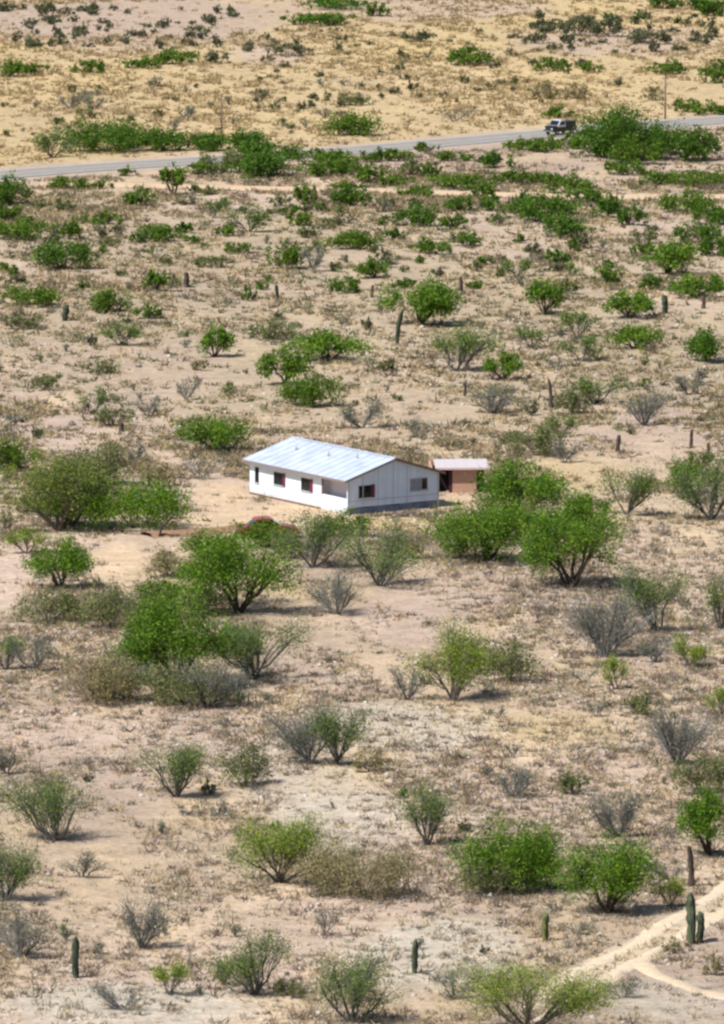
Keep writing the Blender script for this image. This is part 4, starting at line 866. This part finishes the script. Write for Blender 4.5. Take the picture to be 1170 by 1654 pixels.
# ------------------------------------------------------------------ small scattered bushes of the upper bands
proto = []
for i in range(14):
    kd = 'OKGSTKSGSODSGV'[i]; fo, wo = plant(kd, 20 + 4 * (i % 3), 14 + 3 * (i % 2), 13.3, 900 + i)
    g = fo; g.V += wo.V; g.F += [f + fo.n for f in wo.F]; g.C += wo.C
    proto.append(g.mesh('small_bush', M['leaf']))
rs = np.random.default_rng(11)
def band(n, box, lab, grp, ids, fs=(.5, 1.15), name='small_bush', cat='bush'):
    k = 0
    while k < n:
        px, py = rs.uniform(box[0], box[2]), rs.uniform(box[1], box[3])
        p = at(px, py)
        if any(math.hypot(p[0] - a, (p[1] - b) * .3) < r * .8 for a, b, r in spots) or dpoly(p[0], p[1], ROAD) < 7 or dpoly(p[0], p[1], FRONT) < 3.5 or min(dpoly(p[0], p[1], T1), dpoly(p[0], p[1], T2), dpoly(p[0], p[1], TB)) < 1.2: continue
        o = link(name, proto[ids[int(rs.integers(0, len(ids)))]]); o.location = p; f = rs.uniform(*fs); o.scale = (f * rs.uniform(.8, 1.25), f, f * rs.uniform(.75, 1.2)); o.rotation_euler = (0, 0, rs.uniform(0, 6.28))
        tag(o, lab, cat, grp); k += 1
band(84, (0, 14, 385, 80), 'tiny dark grey green bush in the dense band on pinkish upper ground', 'tiny bushes of the upper pinkish band', (3, 6, 8, 11, 11, 0), name='scrub_bush')
band(50, (860, 26, 1170, 86), 'tiny dark bush in the upper band above the roadside pole', 'tiny bushes of the upper far band', (3, 6, 8, 11, 0, 10), name='scrub_bush')
band(95, (400, 45, 1000, 178), 'tiny dark scrub bush dotting the yellow slope beyond the road', 'tiny bushes dotting the yellow slope', (0, 2, 4, 3, 9, 8, 6, 11), (.4, .95), 'scrub_bush')
band(50, (0, 130, 560, 228), 'tiny brownish bush dotting the yellow ground behind the roadside trees', 'tiny bushes behind the roadside trees', (2, 4, 7, 9, 0), (.4, .95))
band(95, (0, 325, 1170, 470), 'small olive or green bush among the larger bushes below the dirt road', 'small bushes below the dirt road', (0, 1, 2, 3, 5, 8, 10, 13), (.5, 1.1))
band(60, (0, 480, 1170, 720), 'small greyish bush scattered on the stony slope behind the house', 'small bushes of the stony slope', (0, 2, 3, 4, 7, 12, 13), (.4, .85))
band(46, (0, 1060, 1170, 1640), 'knee high greyish sprig scattered on the pale ground before the house', 'sprigs of the pale ground', (2, 4, 7, 12, 12, 13, 3), (.3, .65), 'sprig', 'shrub')

# ------------------------------------------------------------------ ground cover nobody could count
def scatter(n, y0, y1, rg, clear=.9):
    u = rg.random(n * 3); y = np.sqrt(y0 * y0 + u * (y1 * y1 - y0 * y0)); x = rg.uniform(-1, 1, n * 3) * (y * .0446 + 7)
    cl = np.sin(x / 2.1 + 3 * np.sin(y / 9)) * np.sin(y / 6.3 + 2 * np.sin(x / 5)) + .6 * np.sin(x / .9 + y / 2.3) + rg.normal(0, .6, n * 3)
    big = np.sin(x / 6.3 + 1.5 * np.sin(y / 31)) + np.sin(y / 19 + x / 8 + 1); cl = cl + .55 * big
    ok = (cl > np.where(y < 520, -.75, -.35)) & (dpoly(x, y, ROAD) > 6.6) & (dpoly(x, y, FRONT) > 2.3) & (dpoly(x, y, T1) > .6) & (dpoly(x, y, T2) > .6) & (dpoly(x, y, TB) > .8)
    c, s_ = math.cos(-R_(33.2)), math.sin(-R_(33.2)); lx = (x - HOUSE_O[0]) * c - (y - HOUSE_O[1]) * s_; ly = (x - HOUSE_O[0]) * s_ + (y - HOUSE_O[1]) * c
    ok &= ~((lx > -.6) & (lx < LX + .6) & (ly > -.6) & (ly < LY + .6)) & ~((x > sp[0] - 1.2) & (x < sp[0] + 3.4) & (y > sp[1] - .6) & (y < sp[1] + 4))
    for px, py, rx, ry, _, k in PATCH:          # bare sand keeps little grass
        if k < .5: continue
        q = flat(px, py); s2 = ppm(q[1]); d = np.hypot((x - q[0]) / (rx / s2), (y - q[1]) / (ry / s2 / .143)); ok &= (d > 1) | (rg.random(len(x)) < (.1 if k > .85 else .45))
    x, y = x[ok][:n], y[ok][:n]; return np.stack([x, y, hgt(x, y)], 1)
def tufts(name, n, y0, y1, nb, hr, wd, cols, seed, mat, spread=.3):
    rg = np.random.default_rng(seed); P = scatter(n, y0, y1, rg); n = len(P); sc = (P[:, 1] / 500) ** .5
    ci = rg.integers(0, len(cols), n); C = np.array(cols)[ci] * rg.uniform(.8, 1.2, (n, 1)); far = sstep(0, 16, sign_beyond(P[:, 0], P[:, 1]))[:, None]
    C = C * (1 - far) + (C * .45 + np.array([.46, .34, .16]) * .55) * far
    hh = rg.uniform(hr[0], hr[1], n) * rg.uniform(.6, 1.15, n)
    i = np.repeat(np.arange(n), nb); k = len(i); d = unit(rg.normal(0, 1, (k, 3)) * np.array([.75, .75, .3]) + np.array([0, 0, .75])); d[:, 2] = np.abs(d[:, 2])
    base = P[i] + np.c_[rg.normal(0, spread, (k, 2)) * hh[i][:, None], np.full(k, -.02)]
    g = Geo(); blades(g, base, unit(d), hh[i] * rg.uniform(.5, 1.1, k), wd * sc[i] * rg.uniform(.6, 1.3, k), C[i] * rg.uniform(.85, 1.15, (k, 1)), rg)
    struct(link(name, g.mesh(name, mat)), 'stuff')
tufts('dry_grass', 23000, 400, 640, 7, (.2, .5), .09, ((.42, .32, .19), (.50, .40, .25), (.36, .27, .18), (.40, .30, .22), (.47, .38, .2)), 21, M['straw'], .5)
tufts('dry_grass', 19000, 640, 1130, 5, (.2, .55), .15, ((.43, .32, .19), (.48, .38, .24), (.38, .28, .19), (.33, .25, .18)), 22, M['straw'], .5)
tufts('grey_scrub', 10000, 400, 600, 14, (.12, .5), .06, ((.27, .25, .21), (.22, .21, .16), (.31, .29, .25), (.20, .20, .14), (.25, .215, .19)), 25, M['straw'], .55)
tufts('brown_scrub', 4400, 400, 640, 18, (.25, .85), .07, ((.15, .115, .09), (.22, .17, .13), (.13, .12, .09), (.24, .20, .13), (.17, .12, .105), (.16, .17, .09)), 23, M['straw'], .42)
tufts('brown_scrub', 6500, 640, 1130, 12, (.3, .9), .13, ((.18, .145, .10), (.22, .18, .12), (.15, .145, .09), (.14, .155, .08), (.20, .15, .12)), 24, M['straw'], .45)
tufts('olive_ground_cover', 7000, 590, 840, 14, (.2, .75), .11, ((.20, .20, .105), (.155, .17, .085), (.25, .225, .135), (.22, .185, .125), (.30, .25, .15)), 27, M['straw'], .5)
tufts('dry_grass', 9000, 600, 840, 7, (.3, .6), .12, ((.46, .35, .19), (.42, .33, .20), (.50, .39, .22)), 28, M['straw'], .5)
def stones(n, y0, y1, seed):
    rg = np.random.default_rng(seed); P = scatter(n, y0, y1, rg); n = len(P); r = rg.uniform(.06, .16, n) * rg.uniform(.6, 1.5, n) * (P[:, 1] / 500) ** .5
    a = np.arange(5) * 2 * np.pi / 5; V = []
    for z, k in ((-.3, .9), (.25, 1.0), (.62, .45)):
        ring = np.stack([np.cos(a), np.sin(a)], 1)[None] * rg.uniform(.75, 1.25, (n, 5, 1)) * k
        V.append(np.concatenate([ring * r[:, None, None] + P[:, None, :2], np.broadcast_to((P[:, 2] + z * r)[:, None, None], (n, 5, 1))], 2))
    top = np.broadcast_to((P + np.c_[np.zeros((n, 2)), r * .68])[:, None], (n, 5, 3)); V.append(top + rg.normal(0, .01, (n, 5, 3)) * r[:, None, None])
    V = np.stack(V, 1); i = np.arange(5); j = (i + 1) % 5
    F = np.concatenate([np.stack([i + 5 * k, j + 5 * k, j + 5 * k + 5, i + 5 * k + 5], 1) for k in range(3)])[None] + (np.arange(n) * 20)[:, None, None]
    C = np.repeat(np.array(((.42, .37, .31), (.33, .28, .23), (.48, .45, .40), (.28, .22, .19)))[rg.integers(0, 4, n)], 15, 0)
    g = Geo(); g.add(V, F, C); struct(link('stones', g.mesh('stones', M['stone'])), 'stuff')
stones(9000, 400, 720, 31)
